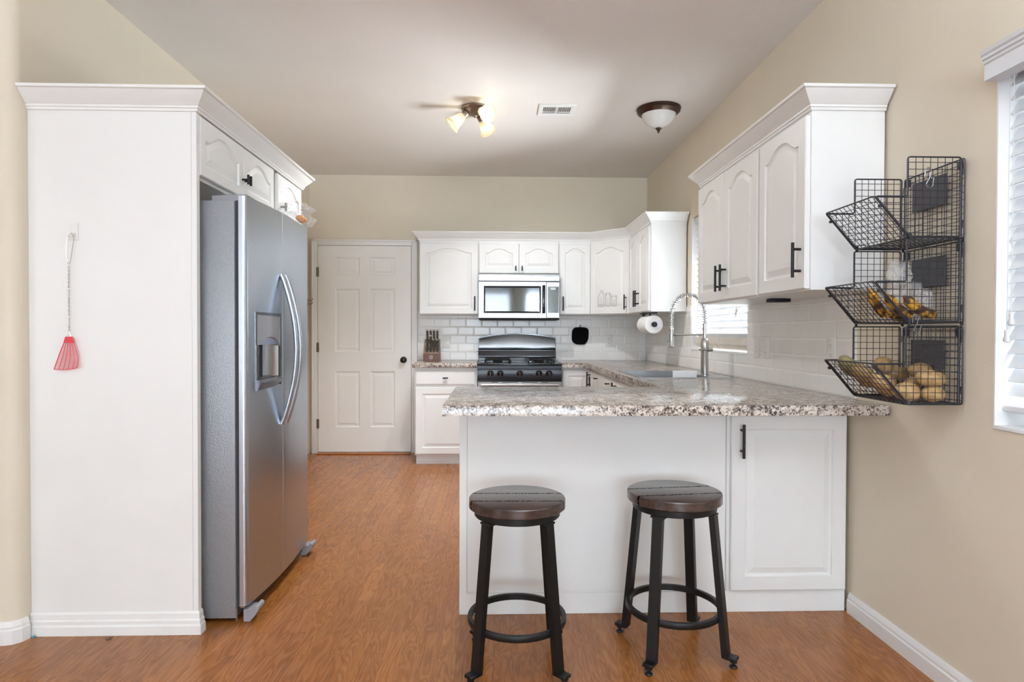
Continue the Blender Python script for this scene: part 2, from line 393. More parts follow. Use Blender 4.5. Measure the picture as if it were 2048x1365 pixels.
BASEP = [(0, 0), (.0145, 0), (.0145, .052), (.011, .058), (.011, .066), (.007, .078), (.004, .085), (0, .085)]
BASE2 = [(0, 0), (.016, 0), (.0155, .034), (.011, .041), (.011, .054), (.007, .060), (.006, .080), (.002, .088), (0, .088)]
struct(MB().sweep(BASEP, [(XR-.0005, YF+.01), (XR-.0005, 2.597)], -1).build('baseboard_right', M['trim'], angle=13), 'white baseboard along the right wall', 'baseboard')
arc2 = [(cx_+rr*math.cos(a), cy_+rr*math.sin(a)) for a in [-PI/2+PI/2*i/3 for i in range(4)]]
struct(MB().sweep(BASEP, [(XFL, 2.4075)]+[(x+.0004, y-.0004) for x, y in arc2]+[(XL+.0004, 2.455)], 1).build('baseboard_left', M['trim'], angle=13), 'white baseboard turning the rounded corner at left', 'baseboard')

# ---- windows
def slat_blind(name, label, y0, y1, ztop, zbot, xc, pitch, tilt, parent_extra=None, group=None):
    t = thing(name, label, 'blind', (xc, (y0+y1)/2, zbot), group)
    mb = MB(); z = ztop-.03
    while z > zbot+.02:
        mb.M = T(xc, 0, z) @ RY(tilt); mb.box(-.025, .025, y0, y1, -.0015, .0015); z -= pitch
    mb.build('blind_panel', M['slat'], t)
    mb = MB(); mb.box(xc-.027, xc+.027, y0, y1, ztop-.012, ztop+.03); mb.build('head_rail', M['slat'], t)
    mb = MB()
    for y in (y0+.14*(y1-y0), (y0+y1)/2, y1-.14*(y1-y0)):
        for dx in (-.0275, .0275): mb.tube([(xc+dx, y, zbot), (xc+dx, y, ztop)], .0008, 4)
    mb.build('ladder_cord', M['slat'], t)
    return t
def window_unit(name, label, y0, y1, z0, z1, x):
    t = struct(thing(name, label, 'window', (x, (y0+y1)/2, z0)))
    mb = MB(); w = .045
    for (a, b, c, d) in ((y0, y1, z0, z0+w), (y0, y1, z1-w, z1), (y0, y0+w, z0+w, z1-w), (y1-w, y1, z0+w, z1-w), ((y0+y1)/2-.02, (y0+y1)/2+.02, z0+w, z1-w)):
        mb.box(x, x+.05, a, b, c, d, .003, 1)
    mb.build('window_frame', M['trim'], t)
    MB().box(x+.022, x+.026, y0+.03, y1-.03, z0+.03, z1-.03).build('pane', M['glass'], t)
    return t
window_unit('window_1', 'white framed window over the sink', SINKW[0]+.001, SINKW[1]-.001, SINKW[2]+.001, SINKW[3]-.001, XR+.10)
window_unit('window_2', 'white framed dining window at the right edge', DINW[0]+.001, DINW[1]-.001, DINW[2]+.001, DINW[3]-.001, XR+.10)
# sills and white jamb liners
def liner(name, W):
    y0, y1, z0, z1 = W; mb = MB()
    mb.box(XR-.004, XR+.099, y0+.0005, y1-.0005, z0+.0005, z0+.012, .002, 1)
    mb.box(XR-.001, XR+.099, y0+.0005, y0+.006, z0+.012, z1-.0005); mb.box(XR-.001, XR+.099, y1-.006, y1-.0005, z0+.012, z1-.0005)
    return struct(mb.build(name, M['trim']), 'white sill and jambs of the window', 'window trim')
liner('trim_1', SINKW); liner('trim_2', DINW)

# sink blind: partly raised, the lowest slats stacked on the tilted rail
sb = slat_blind('window_blind', 'white slatted blind half closed over the sink window', SINKW[0]+.012, SINKW[1]-.012, SINKW[3]-.035, 1.135, XR+.047, .0445, 1.02)
mb = MB(); mb.prism([(XR+.022, 1.160), (XR+.020, 1.114), (XR+.056, 1.078), (XR+.066, 1.088), (XR+.062, 1.160)], SINKW[0]+.012, SINKW[1]-.012, 'y'); mb.build('bottom_rail', plain('bounce_tinted_blind_rail', srgb(226, 216, 204), .45, nscale=14, var=.06), sb, angle=15)  # cream tint paints wood-reflected light onto the white slat stack
# dining blind with moulded valance and two pull cords
db = slat_blind('window_blind', 'white slatted blind closed over the dining window at right edge', DINW[0]+.012, DINW[1]-.012, DINW[3]-.035, .985, XR+.045, .0423, -1.05)
mb = MB(); mb.box(XR+.02, XR+.075, DINW[0]+.012, DINW[1]-.012, .955, .975, .003, 1); mb.build('bottom_rail', M['slat'], db)
VAL = [(o_, z_-.040) for o_, z_ in [(0, 1.988), (.050, 1.988), (.050, 2.034), (.054, 2.039), (.054, 2.046), (.059, 2.050), (.059, 2.058), (.064, 2.063), (.067, 2.074), (0, 2.074)]]
mb = MB(); mb.sweep(VAL, [(XR-.001, .45), (XR-.001, 1.838)], -1); mb.build('valance', M['slat'], db, angle=13)
for (yy, zz) in ((1.775, 1.215), (1.79, 1.165)):
    mb = MB(); mb.tube([(XR-.012, yy, zz+.03), (XR-.012, yy, 1.99)], .0011, 5)
    c = mb.build('pull_cord', M['tassel'], db)
    mb = MB(); mb.lathe([(.003, 0), (.0085, .002), (.009, .008), (.0055, .02), (.0065, .032), (.004, .036)], 12, T(XR-.012, yy, zz)); mb.build('tassel', M['tassel'], c)
# windows behind the camera
def rear_window(nm, x0, x1, z0, z1):
    t = struct(thing(nm, 'window behind the viewer', 'window', ((x0+x1)/2, YF, z0)))
    mb = MB(); w = .05
    for (a, b, c, d) in ((x0, x1, z0, z0+w), (x0, x1, z1-w, z1), (x0, x0+w, z0+w, z1-w), (x1-w, x1, z0+w, z1-w)):
        mb.box(a+.001, b-.001, YF-.09, YF-.03, c+.001, d-.001)
    mb.build('window_frame', M['trim'], t)
    mb = MB(); z = z1-.08
    while z > z0+.07:
        mb.M = T(0, YF-.01, z) @ RX(.5); mb.box(x0+.012, x1-.012, -.025, .025, -.0015, .0015); z -= .045
    mb.build('blind_panel', M['slat'], t)
rear_window('window_3', -1.4, .5, .55, 2.55); rear_window('window_4', .95, 1.45, .55, 2.55)

# ---- back door
def door_face(mb, W, H, panels, depthprof, t):
    """flat slab facing -Y (front at y=0, back at y=t) with sunk raised panels (u0,u1,v0,v1)"""
    U = sorted({0, W, *[p[0] for p in panels], *[p[1] for p in panels]}); V = sorted({0, H, *[p[2] for p in panels], *[p[3] for p in panels]})
    for i in range(len(U)-1):
        for j in range(len(V)-1):
            c = ((U[i]+U[i+1])/2, (V[j]+V[j+1])/2)
            if not any(p[0] < c[0] < p[1] and p[2] < c[1] < p[3] for p in panels):
                mb.add([(U[i], 0, V[j]), (U[i+1], 0, V[j]), (U[i+1], 0, V[j+1]), (U[i], 0, V[j+1])], [(0, 1, 2, 3)])
    for (a, b, c, d) in panels:
        loops = []
        for ins, dp in depthprof: loops.append([(a+ins, dp, c+ins), (b-ins, dp, c+ins), (b-ins, dp, d-ins), (a+ins, dp, d-ins)])
        vs = [p for l in loops for p in l]; fs = [(k*4+q, k*4+(q+1) % 4, (k+1)*4+(q+1) % 4, (k+1)*4+q) for k in range(len(loops)-1) for q in range(4)]
        n = len(loops)-1; fs.append((n*4, n*4+1, n*4+2, n*4+3)); mb.add(vs, fs)
    for q in ([(0, 0, 0), (W, 0, 0), (W, t, 0), (0, t, 0)], [(0, 0, H), (0, t, H), (W, t, H), (W, 0, H)], [(0, 0, 0), (0, t, 0), (0, t, H), (0, 0, H)], [(W, 0, 0), (W, 0, H), (W, t, H), (W, t, 0)], [(0, t, 0), (W, t, 0), (W, t, H), (0, t, H)]):
        mb.add(q, [(0, 1, 2, 3)])
DX0, DX1, DZ = -1.722, -.810, 2.037
d1 = struct(thing('door_1', 'white six panel door in the back wall', 'door', ((DX0+DX1)/2, YB-.004, .012)))
mb = MB(); mb.M = T(DX0+.003, YB-.030, .014)
W_ = DX1-DX0-.006; a0, a1, a2, a3 = .165, .405, .508, .748
P6 = [(u0, u1, v0, v1) for (u0, u1) in ((a0, a1), (a2, a3)) for (v0, v1) in ((.245, .79), (.985, 1.60), (1.735, 1.91))]
door_face(mb, W_, DZ-.016, P6, [(0, 0), (.010, .009), (.022, .009), (.04, .003)], .028)
mb.build('door_panel', M['doorpaint'], d1, angle=9)
for z in (1.777, 1.041, .292):
    MB().box(DX0-.012, DX0+.012, YB-.038, YB-.0335, z-.045, z+.045, .001, 1).tube([(DX0+.001, YB-.041, z-.047), (DX0+.001, YB-.041, z+.047)], .006, 8).build('hinge', M['hinge'], d1)
mb = MB(); KM = T(-.886, YB-.030, .919) @ RX(PI/2)
mb.lathe([(.032, 0), (.032, .006), (.014, .010), (.012, .028), (.024, .036), (.029, .05), (.024, .062), (.008, .066)], 20, KM); mb.build('door_knob', M['knob'], d1)
CAS = [(0, 0), (.057, 0), (.057, .008), (.05, .014), (.02, .012), (.012, .017), (.004, .014), (0, .010)]
mb = MB()
def casing(mb):
    w = .057; t0 = .036
    for (x0, x1, z0, z1) in ((DX0-w, DX0-.001, 0, DZ+w), (DX1+.001, DX1+w, 0, DZ+w), (DX0-.001, DX1+.001, DZ+.001, DZ+w)):
        mb.box(x0, x1, YB-t0, YB-.001, z0, z1, .004, 2)
    for (x0, x1, z0, z1) in ((DX0-w, DX0-w+.016, 0, DZ+w), (DX1+w-.016, DX1+w, 0, DZ+w), (DX0-w, DX1+w, DZ+w-.016, DZ+w)):
        mb.box(x0, x1, YB-t0-.007, YB-t0+.006, z0, z1, .003, 2)
casing(mb); struct(mb.build('trim_3', M['trim']), 'white casing around the back door', 'door casing')
struct(MB().box(DX0, DX1, YB-.10, YB-.045, .0005, .012, .004).build('trim_4', plain('oak_threshold', srgb(176, 104, 48), .35, nscale=30, var=.15)), 'orange oak threshold under the door', 'threshold')

# ---- tile backsplashes (thin glazed slabs on the walls)
CT = .9155
struct(MB().box(-.752, XR-.0085, YB-.008, YB-.0003, CT+.0005, 1.40).build('trim_5', M['tile_back'], loc=(0, YB, CT)), 'white subway tile backsplash on the back wall', 'backsplash')
mb = MB()
for (y0, y1, z0, z1) in ((2.565, 3.679, CT+.0005, 1.40), (3.679, 4.756, CT+.0005, 1.057), (4.756, YB-.0005, CT+.0005, 1.40)):
    mb.box(XR-.008, XR-.0003, y0, y1, z0, z1)
struct(mb.build('trim_6', M['tile_right'], loc=(XR, 0, CT)), 'white subway tile backsplash on the right wall', 'backsplash')

# ------------------------------------------------------------------ cabinets
def panel_door(mb, w, h, t=.019, fr=.058, arch=.05, nt=36):
    """raised panel door, local: u=x 0..w, front at y=-t, back at y=0, v=z 0..h"""
    def shape(q): q = min(1, abs(q)/.92)**1.3; return .5+.5*math.cos(PI*q)
    def outer(ins, d):
        L = [(ins, d, ins), (w-ins, d, ins)]
        for i in range(nt+1):
            x = (w-ins)-(w-2*ins)*i/nt; L.append((x, d, h-ins))
        return L
    def inner(ins, d):
        a, b = fr+ins, w-fr-ins; L = [(a, d, fr+ins), (b, d, fr+ins)]; half = (w/2-fr)
        for i in range(nt+1):
            x = b-(b-a)*i/nt
            top = h-fr*(.85 if arch else 1)-ins-(arch*(1-shape((x-w/2)/half)) if arch else 0)
            L.append((x, d, top))
        return L
    loops = [outer(0, 0), outer(0, -t+.004), outer(.004, -t), inner(0, -t), inner(.004, -t+.007), inner(.012, -t+.0085), inner(.038, -t+.001)]
    n = len(loops[0]); vs = [p for l in loops for p in l]
    fs = [(k*n+q, k*n+(q+1) % n, (k+1)*n+(q+1) % n, (k+1)*n+q) for k in range(len(loops)-1) for q in range(n)]
    fs.append(tuple(range(n-1, -1, -1))); fs.append(tuple((len(loops)-1)*n+q for q in range(n)))
    return mb.add(vs, fs)
def drawer_front(mb, w, h, t=.019):
    L = []
    for ins, d in ((0, 0), (0, -t+.006), (.003, -t+.004), (.012, -t)):
        L += [(ins, d, ins), (w-ins, d, ins), (w-ins, d, h-ins), (ins, d, h-ins)]
    fs = [(k*4+q, k*4+(q+1) % 4, (k+1)*4+(q+1) % 4, (k+1)*4+q) for k in range(3) for q in range(4)]+[(3, 2, 1, 0), (12, 13, 14, 15)]
    return mb.add(L, fs)
def bar_pull(mb, u, v0, v1, t=.019, r=.0062):
    mb.tube([(u, -t-.032, v0), (u, -t-.032, v1)], r, 12)
    q = (v1-v0)*.19
    for v in (v0+q, v1-q): mb.tube([(u, -t+.0005, v), (u, -t-.032, v)], .0052, 10)
def t_knob(mb, u, v, t=.019, horiz=False):
    mb.tube([(u, -t+.0005, v), (u, -t-.028, v)], .0048, 10)
    mb.tube([(u-.024, -t-.028, v), (u+.024, -t-.028, v)] if horiz else [(u, -t-.028, v-.022), (u, -t-.028, v+.022)], .006, 10)
FACE = {'-y': 0, '-x': -PI/2, '+x': PI/2}
def add_door(parent, o, face, w, h, handle=None, fr=.058, arch=.05, name='door', drawer=False):
    """o = lower left front corner of the opening as seen from the front; handle=('bar',u,v0,v1)|('t',u,v,horiz)"""
    A = T(*o) @ RZ(FACE[face] if isinstance(face, str) else face)
    mb = MB(); mb.M = A
    drawer_front(mb, w, h) if drawer else panel_door(mb, w, h, fr=fr, arch=arch)
    d = mb.build(name, M['white'], parent, angle=9)
    if handle:
        hb = MB(); hb.M = A
        if handle[0] == 'bar': bar_pull(hb, *handle[1:])
        else: t_knob(hb, handle[1], handle[2], horiz=handle[3] if len(handle) > 3 else False)
        hb.build('handle', M['black'], d)
    return d
CROWN = [(0, 2.050), (.006, 2.050), (.008, 2.060), (.012, 2.062), (.012, 2.070), (.015, 2.072), (.021, 2.080), (.031, 2.090), (.043, 2.104), (.052, 2.117), (.060, 2.120), (.062, 2.130), (0, 2.130)]
UZ0, UZ1 = 1.358, 2.058
G = .0015
# near right wall: double cabinet and single cabinet
XF = 1.204+.019
def right_upper(y0, y1, label, doors):
    t = thing('upper_cabinet', label, 'cabinet', ((XF+XR)/2, (y0+y1)/2, UZ0))
    MB().box(XF, XR-.0095, y0, y1, UZ0, 2.10, .0015, 1).build('cabinet_body', M['white'], t)
    for (a, b, hd) in doors: add_door(t, (XF-.0005, b, UZ0+.006), '-x', b-a, .668, hd)
    return t
HB = lambda u: ('bar', u, .045, .182)
right_upper(2.378, 2.815, 'white single door wall cabinet nearest the viewer, beside the wire baskets', [(2.385, 2.805, HB(.420-.032))])
right_upper(2.8165, 3.66, 'white double door wall cabinet on the right wall left of the single door one', [(2.828, 3.238, HB(.410-.378)), (3.241, 3.652, HB(.411-.032))])
tag(MB().sweep(CROWN, [(XR-.009, 2.378), (XF, 2.378), (XF, 3.66), (XR-.009, 3.66)], -1).build('crown_molding', M['white'], angle=13), 'white crown molding on top of the near right wall cabinets', 'molding')
# far right wall cabinet, corner cabinet, back wall cabinets
XF2 = 1.212+.019; YU = 5.852+.019
def upper_back(x0, x1, label, doors, z0=UZ0):
    t = thing('upper_cabinet', label, 'cabinet', ((x0+x1)/2, (YU+YB)/2, z0))
    MB().box(x0, x1, YU, YB-.0095, z0, 2.10, .0015, 1).build('cabinet_body', M['white'], t)
    for (a, b, hd) in doors: add_door(t, (a, YU-.0005, z0+.006), '-y', b-a, 2.026-z0-.006, hd, fr=.05 if b-a < .33 else .058, arch=.04)
    return t
upper_back(-.701, -.1465, 'white wall cabinet with one wide door above the knife block', [(-.695, -.152, ('bar', .543-.028, .03, .165))])
upper_back(-.145, .6115, 'short white double door wall cabinet above the microwave', [(-.139, .2315, ('t', .370-.028, .045)), (.2345, .606, ('t', .028, .045))], 1.740)
upper_back(.613, .9115, 'narrow white wall cabinet just right of the microwave', [(.618, .907, ('bar', .030, .03, .165))])
P0 = Vector((.913, YU)); P1 = Vector((XF2, 5.57))
tc = thing('corner_upper_cabinet', 'white diagonal corner wall cabinet with three jar stickers on its door', 'cabinet', (1.2, 5.9, UZ0))
MB().prism([tuple(P0), tuple(P1), (XR-.0095, 5.57), (XR-.0095, YB-.0095), (.913, YB-.0095)], UZ0, 2.10).build('cabinet_body', M['white'], tc)
dd = (P1-P0); Ld = dd.length; ang = math.atan2(dd.y, dd.x); u_ = dd.normalized()
nout = Vector((u_.y, -u_.x))
o_ = P0+u_*.008+nout*.0005
add_door(tc, (o_.x, o_.y, UZ0+.006), ang, Ld-.016, .662, ('bar', Ld-.016-.032, .035, .17), arch=.045)
CORNER = (o_, ang, u_, nout, Ld)
tr_ = thing('upper_cabinet', 'white wall cabinet on the right wall beyond the sink window', 'cabinet', (1.37, 5.2, UZ0))
MB().box(XF2, XR-.0095, 4.858, 5.5685, UZ0, 2.10, .0015, 1).build('cabinet_body', M['white'], tr_)
add_door(tr_, (XF2-.0005, 5.560, UZ0+.006), '-x', .345, .662, HB(.345-.03), fr=.05, arch=.045)
add_door(tr_, (XF2-.0005, 5.212, UZ0+.006), '-x', .345, .662, HB(.03), fr=.05, arch=.045)
tag(MB().sweep(CROWN, [(XR-.009, 4.858), (XF2, 4.858), (XF2, 5.57), (.913, YU), (-.701, YU), (-.701, YB-.009)], -1).build('crown_molding', M['white'], angle=13), 'white crown molding running around the back and corner wall cabinets', 'molding')

# refrigerator cabinet on the left
tf = thing('refrigerator_cabinet', 'tall white cabinet surround over and beside the refrigerator', 'cabinet', (-1.49, 3.1, 0))
MB().box(XL+.0005, -1.1845, 2.479, 2.4985, .001, 2.058, .0006, 1).build('side_panel', M['white'], tf)
MB().box(XL+.0005, -1.185, 2.499, 3.82, 1.800, 2.10, .0015, 1).build('cabinet_body', M['white'], tf)
MB().box(-1.1838, -1.164, 2.479, 2.505, .001, 2.058, .0006, 1).build('face_stile', M['white'], tf)
hz = .236
add_door(tf, (-1.1825, 2.512, 1.812), '+x', .422, hz, ('t', .422-.012, .082), fr=.045, arch=.05)
add_door(tf, (-1.1825, 2.940, 1.812), '+x', .40, hz, ('t', .012, .082), fr=.045, arch=.05)
add_door(tf, (-1.1825, 3.40, 1.812), '+x', .405, hz, ('t', .04, .06), fr=.045, arch=.05)
MB().sweep(CROWN, [(XL+.001, 2.479), (-1.164, 2.479), (-1.164, 3.82), (XL+.001, 3.82)], 1).build('crown_molding', M['white'], tf, angle=13)
MB().sweep(BASE2, [(XL+.0008, 2.4785), (-1.1635, 2.4785), (-1.1635, 2.505)], 1).build('base_molding', M['white'], tf, angle=13)

# base cabinets along the back wall
YBF = 5.582+.019
tb = thing('base_cabinet', 'white base cabinet with drawer and door left of the stove', 'cabinet', (-.43, 5.87, 0))
MB().box(-.709, -.1495, YBF, YB-.0005, .085, .875, .0015, 1).box(-.700, -.1495, YBF+.055, YB-.0005, .001, .085).build('cabinet_body', M['white'], tb)
MB().sweep(BASE2, [(-.700, YBF+.054), (-.15, YBF+.054)], 1).build('toe_molding', M['white'], tb, angle=13)
add_door(tb, (-.700, YBF-.0005, .717), '-y', .535, .132, ('t', .268, .066, True), name='drawer', drawer=True)
add_door(tb, (-.700, YBF-.0005, .098), '-y', .535, .600, ('bar', .50, .45, .585), arch=0)
tb2 = thing('base_cabinet', 'narrow white base cabinet right of the stove', 'cabinet', (.75, 5.87, 0))
MB().box(.612, .875, YBF, YB-.0005, .085, .875, .0015, 1).box(.612, .875, YBF+.055, YB-.0005, .001, .085).build('cabinet_body', M['white'], tb2)
add_door(tb2, (.620, YBF-.0005, .098), '-y', .252, .755, ('bar', .235, .56, .70), arch=0, fr=.05)
XLF = .86+.019
tb3 = thing('sink_base_cabinet', 'white base cabinet row under the sink counter', 'cabinet', (1.2, 4.3, 0))
MB().box(XLF, XLF+.018, 3.165, YBF-.002, .085, .875).box(XLF+.018, XR-.001, 3.165, 3.183, .085, .875).box(XLF+.06, XR-.001, 3.165, YBF-.002, .001, .085).build('cabinet_body', M['white'], tb3)
add_door(tb3, (XLF-.0005, 5.545, .105), '-x', .30, .745, ('bar', .03, .60, .735), arch=0, fr=.05)
yy = 5.235
for k, wv in enumerate((.42, .42)):
    add_door(tb3, (XLF-.0005, yy, .735), '-x', wv, .115, ('t', .10 if k == 0 else .2, .075, True), name='drawer', drawer=True)
    add_door(tb3, (XLF-.0005, yy, .105), '-x', wv, .62, ('bar', wv-.04, .45, .58), arch=0); yy -= wv+.006
for k in range(2):
    add_door(tb3, (XLF-.0005, yy, .105), '-x', .58, .745, ('bar', .04, .60, .735), arch=0); yy -= .586

# peninsula
YP = 2.614
tp = thing('peninsula_cabinet', 'white peninsula cabinet under the breakfast counter with one door at right', 'cabinet', (.7, 2.85, 0))
MB().box(-.143, XR-.017, YP+.004, 3.16, .075, .875, .001, 1).box(-.12, XR-.017, YP+.006, 3.13, .001, .075).build('cabinet_body', M['white'], tp)
MB().box(-.1435, -.112, YP-.001, YP+.004, .085, .875, .001, 1).build('corner_stile', M['white'], tp)
MB().box(-.110, .985, YP, YP+.004, .098, .875, .0006, 1).build('back_panel', M['white'], tp)
MB().box(.992, XR-.016, YP-.002, YP+.004, .085, .875, .001, 1).build('face_frame', M['white'], tp)
MB().box(.988, .996, YP-.004, YP+.003, .09, .875, .002, 1).build('seam_strip', M['white'], tp)
add_door(tp, (1.003, YP-.0025, .098), '-y', .495, .745, ('bar', .040, .568, .710), arch=0, fr=.06)
PB = [(0, .001), (.0175, .001), (.0165, .034), (.012, .042), (.012, .055), (.008, .062), (.007, .082), (.003, .090), (0, .090)]
MB().sweep(PB, [(-.1435, 3.15), (-.1435, YP-.003), (XR-.017, YP-.003)], -1).build('base_molding', M['white'], tp, angle=13)

# counters
SK = (.888, 1.452, 3.742, 4.420)   # sink cutout x0 x1 y0 y1
def ring_counter():
    # footprint grid cells kept, bevelled along its rim
    X = [-.1926, .61, .838, SK[0]+.012, SK[1]-.012, XR-.0095]; Y = [2.334, 3.161, SK[2]+.012, SK[3]-.012, 5.552, YB-.0095]
    keep = set()
    for i in range(5):
        for j in range(5):
            xc, yc = (X[i]+X[i+1])/2, (Y[j]+Y[j+1])/2
            pen = yc < 3.161; leg = xc > .838; back = yc > 5.552 and xc > .61
            hole = SK[0] < xc < SK[1] and SK[2] < yc < SK[3]
            if (pen or leg or back) and not hole: keep.add((i, j))
    bm = bmesh.new(); top = {}
    def v(i, j, z):
        if (i, j, z) not in top: top[(i, j, z)] = bm.verts.new((X[i], Y[j], z))
        return top[(i, j, z)]
    z1, z0 = CT, CT-.040
    for (i, j) in keep:
        bm.faces.new([v(i, j, z1), v(i+1, j, z1), v(i+1, j+1, z1), v(i, j+1, z1)])
        bm.faces.new([v(i, j, z0), v(i, j+1, z0), v(i+1, j+1, z0), v(i+1, j, z0)])
        for (di, dj, a, b) in ((-1, 0, (i, j), (i, j+1)), (1, 0, (i+1, j), (i+1, j+1)), (0, -1, (i, j), (i+1, j)), (0, 1, (i, j+1), (i+1, j+1))):
            if (i+di, j+dj) not in keep: bm.faces.new([v(*a, z0), v(*b, z0), v(*b, z1), v(*a, z1)])
    bmesh.ops.recalc_face_normals(bm, faces=bm.faces[:])
    bmesh.ops.dissolve_limit(bm, angle_limit=.01, verts=bm.verts[:], edges=bm.edges[:])
    sharp = [e for e in bm.edges if len(e.link_faces) == 2 and e.calc_face_angle() > .5 and abs(e.verts[0].co.z-CT) < 1e-5 and abs(e.verts[1].co.z-CT) < 1e-5]
    bmesh.ops.bevel(bm, geom=sharp, offset=.004, segments=2, profile=.5, affect='EDGES')
    return bm
tag(MB().frombm(ring_counter()).build('countertop', M['granite'], loc=(.7, 2.8, CT-.04)), 'speckled granite countertop of the peninsula running back past the sink', 'countertop')
tag(MB().box(-.727, -.150, 5.552, YB-.0095, CT-.040, CT, .003).build('countertop', M['granite']), 'short speckled countertop left of the stove under the knife block', 'countertop')

# ------------------------------------------------------------------ sink and faucet
ts = thing('kitchen_sink', 'stainless drop-in sink in the counter below the window', 'sink', (1.17, 4.08, CT-.2))
x0, x1, y0, y1 = SK; mb = MB(); zt = CT+.0035
bx0, bx1, by0, by1 = x0+.02, 1.315, y0+.02, y1-.02
for (a, b, c, d) in ((x0, bx0, y0, y1), (bx1, x1, y0, y1), (bx0, bx1, y0, by0), (bx0, bx1, by1, y1)): mb.box(a, b, c, d, CT+.0003, zt)
mb.build('rim', M['sinksteel'], ts)
mb = MB(); zb = CT-.19
mb.box(bx0-.0015, bx0, by0, by1, zb, CT+.002).box(bx1, bx1+.0015, by0, by1, zb, CT+.002).box(bx0, bx1, by0-.0015, by0, zb, CT+.002).box(bx0, bx1, by1, by1+.0015, zb, CT+.002).box(bx0, bx1, by0, by1, zb-.0015, zb)
mb.build('basin', M['sinksteel'], ts)
tag(MB().box(1.092, 1.240, 3.769, 3.773, CT-.185, .9595, .001, 1).build('cutting_board', M['trim']), 'thin white board standing upright in the sink beside the faucet', 'cutting board')
FX, FY = 1.352, 3.956
tfc = thing('faucet', 'brushed nickel spring faucet arching over the sink', 'faucet', (FX, FY, zt))
mb = MB(); mb.lathe([(.031, 0), (.031, .006), (.026, .009)], 20, T(FX, FY, zt)); mb.build('base_ring', M['chrome'], tfc)
mb = MB(); mb.lathe([(.0235, .006), (.0235, .165), (.0245, .168), (.0245, .215), (.019, .235), (.0135, .24), (.0135, .33)], 20, T(FX, FY, zt)); mb.build('column', M['chrome'], tfc)
zA = 1.265; R = .108
cxA = FX-R
arcp = [(FX, FY, zA-.02)]+[(cxA+R*math.cos(a), FY, zA+.035+1.25*R*math.sin(a)) for a in [PI*i/24 for i in range(25)]]+[(FX-2*R, FY, zA-.03), (FX-2*R, FY, zA-.06)]
mb = MB(); mb.tube(arcp, .0065, 10); mb.build('hose', M['chrome'], tfc)
# spring coil round the hose
def coil(path, turns, rc, rw):
    P = [Vector(p) for p in path]; L = [0]
    for a, b in zip(P, P[1:]): L.append(L[-1]+(b-a).length)
    pts = []; n = turns*12
    for i in range(n+1):
        s_ = L[-1]*i/n; k = max(j for j in range(len(L)) if L[j] <= s_+1e-9); k = min(k, len(P)-2)
        f = (s_-L[k])/(L[k+1]-L[k]); p = P[k].lerp(P[k+1], f)
        t_ = (P[min(k+2, len(P)-1)]-P[max(k-1, 0)]).normalized() if 0 < k else (P[1]-P[0]).normalized()
        nn = Vector((0, 1, 0)); bb = t_.cross(nn); a = 2*PI*i/12
        pts.append(p+(nn*math.cos(a)+bb*math.sin(a))*rc)
    return pts
mb = MB(); mb.tube(coil(arcp, 36, .0140, .0018), .0023, 5); mb.build('spring', M['chrome'], tfc)
hx = FX-2*R
mb = MB(); mb.lathe([(.017, 0), (.0185, .004), (.0165, .01), (.0125, .022), (.0125, .085), (.010, .088), (.010, .105), (.0125, .108), (.0125, .135)], 18, T(hx, FY, 1.098)); sp = mb.build('spray_head', M['chrome'], tfc)
mb = MB(); mb.box(hx-.024, hx-.0165, FY-.006, FY+.006, 1.125, 1.185, .002, 1).box(hx-.026, hx-.010, FY-.004, FY+.004, 1.115, 1.13); mb.build('spray_lever', M['chrome'], sp)
mb = MB(); mb.tube([(FX-.012, FY, 1.178), (hx+.012, FY, 1.178)], .0055, 10); mb.tube([(hx+.012, FY, 1.178), (hx+.026, FY, 1.178)], .0085, 10); mb.build('support_arm', M['chrome'], tfc)
mb = MB(); mb.tube([(FX-.045, FY-.028, 1.085), (FX+.012, FY-.028, 1.085)], .0065, 10); mb.tube([(FX+.012, FY-.028, 1.085), (FX+.040, FY-.028, 1.085)], .013, 14); mb.tube([(FX+.03, FY-.032, 1.085), (FX+.03, FY, 1.085)], .012, 12); mb.build('handle', M['chrome'], tfc)

# ------------------------------------------------------------------ refrigerator
FY0, FY1 = 2.560, 3.400
tr = thing('refrigerator', 'stainless side-by-side refrigerator with ice and water dispenser', 'refrigerator', (-1.40, 2.98, 0))
MB().box(-1.785, -1.052, FY0, FY1, .018, 1.722, .004).build('refrigerator_body', M['fridgeside'], tr)
mb = MB(); mb.box(-1.052, -1.037, FY0+.012, FY1-.012, .07, 1.725); mb.build('gasket', M['gasket'], tr)
def fx(y):   # bulged door front
    q = (y-(FY0+FY1)/2)/((FY1-FY0)/2); return -1.006+.024*(1-q*q)
def door_poly(y0, y1, r0=0, r1=0):
    pts = []
    if r0: pts += [(fx(y0+r0)-r0*(1-math.sin(a))*.75, y0+r0*(1-math.cos(a))) for a in [PI/2*i/6 for i in range(6)]]
    ys0, ys1 = y0+r0, y1-r1; n = 14
    pts += [(fx(ys0+(ys1-ys0)*i/n), ys0+(ys1-ys0)*i/n) for i in range(n+1)]
    if r1: pts += [(fx(y1-r1)-r1*(1-math.cos(a))*.75, y1-r1+r1*math.sin(a)) for a in [PI/2*i/6 for i in range(1, 7)]]
    return [(-1.036, y0)]+pts+[(-1.036, y1)]
GAP = 2.930; z0d, z1d = .068, 1.742
DYa, DYb, DZa, DZb, DZc = 2.634, 2.896, .985, 1.135, 1.268
mb = MB()
mb.prism(door_poly(FY0, DYa, .022, 0), z0d, z1d)
mb.prism(door_poly(DYa, DYb), z0d, DZa); mb.prism(door_poly(DYa, DYb), DZb, z1d)
mb.prism(door_poly(DYb, GAP-.002, 0, .004), z0d, z1d)
dA = mb.build('freezer_door', M['steel'], tr, angle=50)
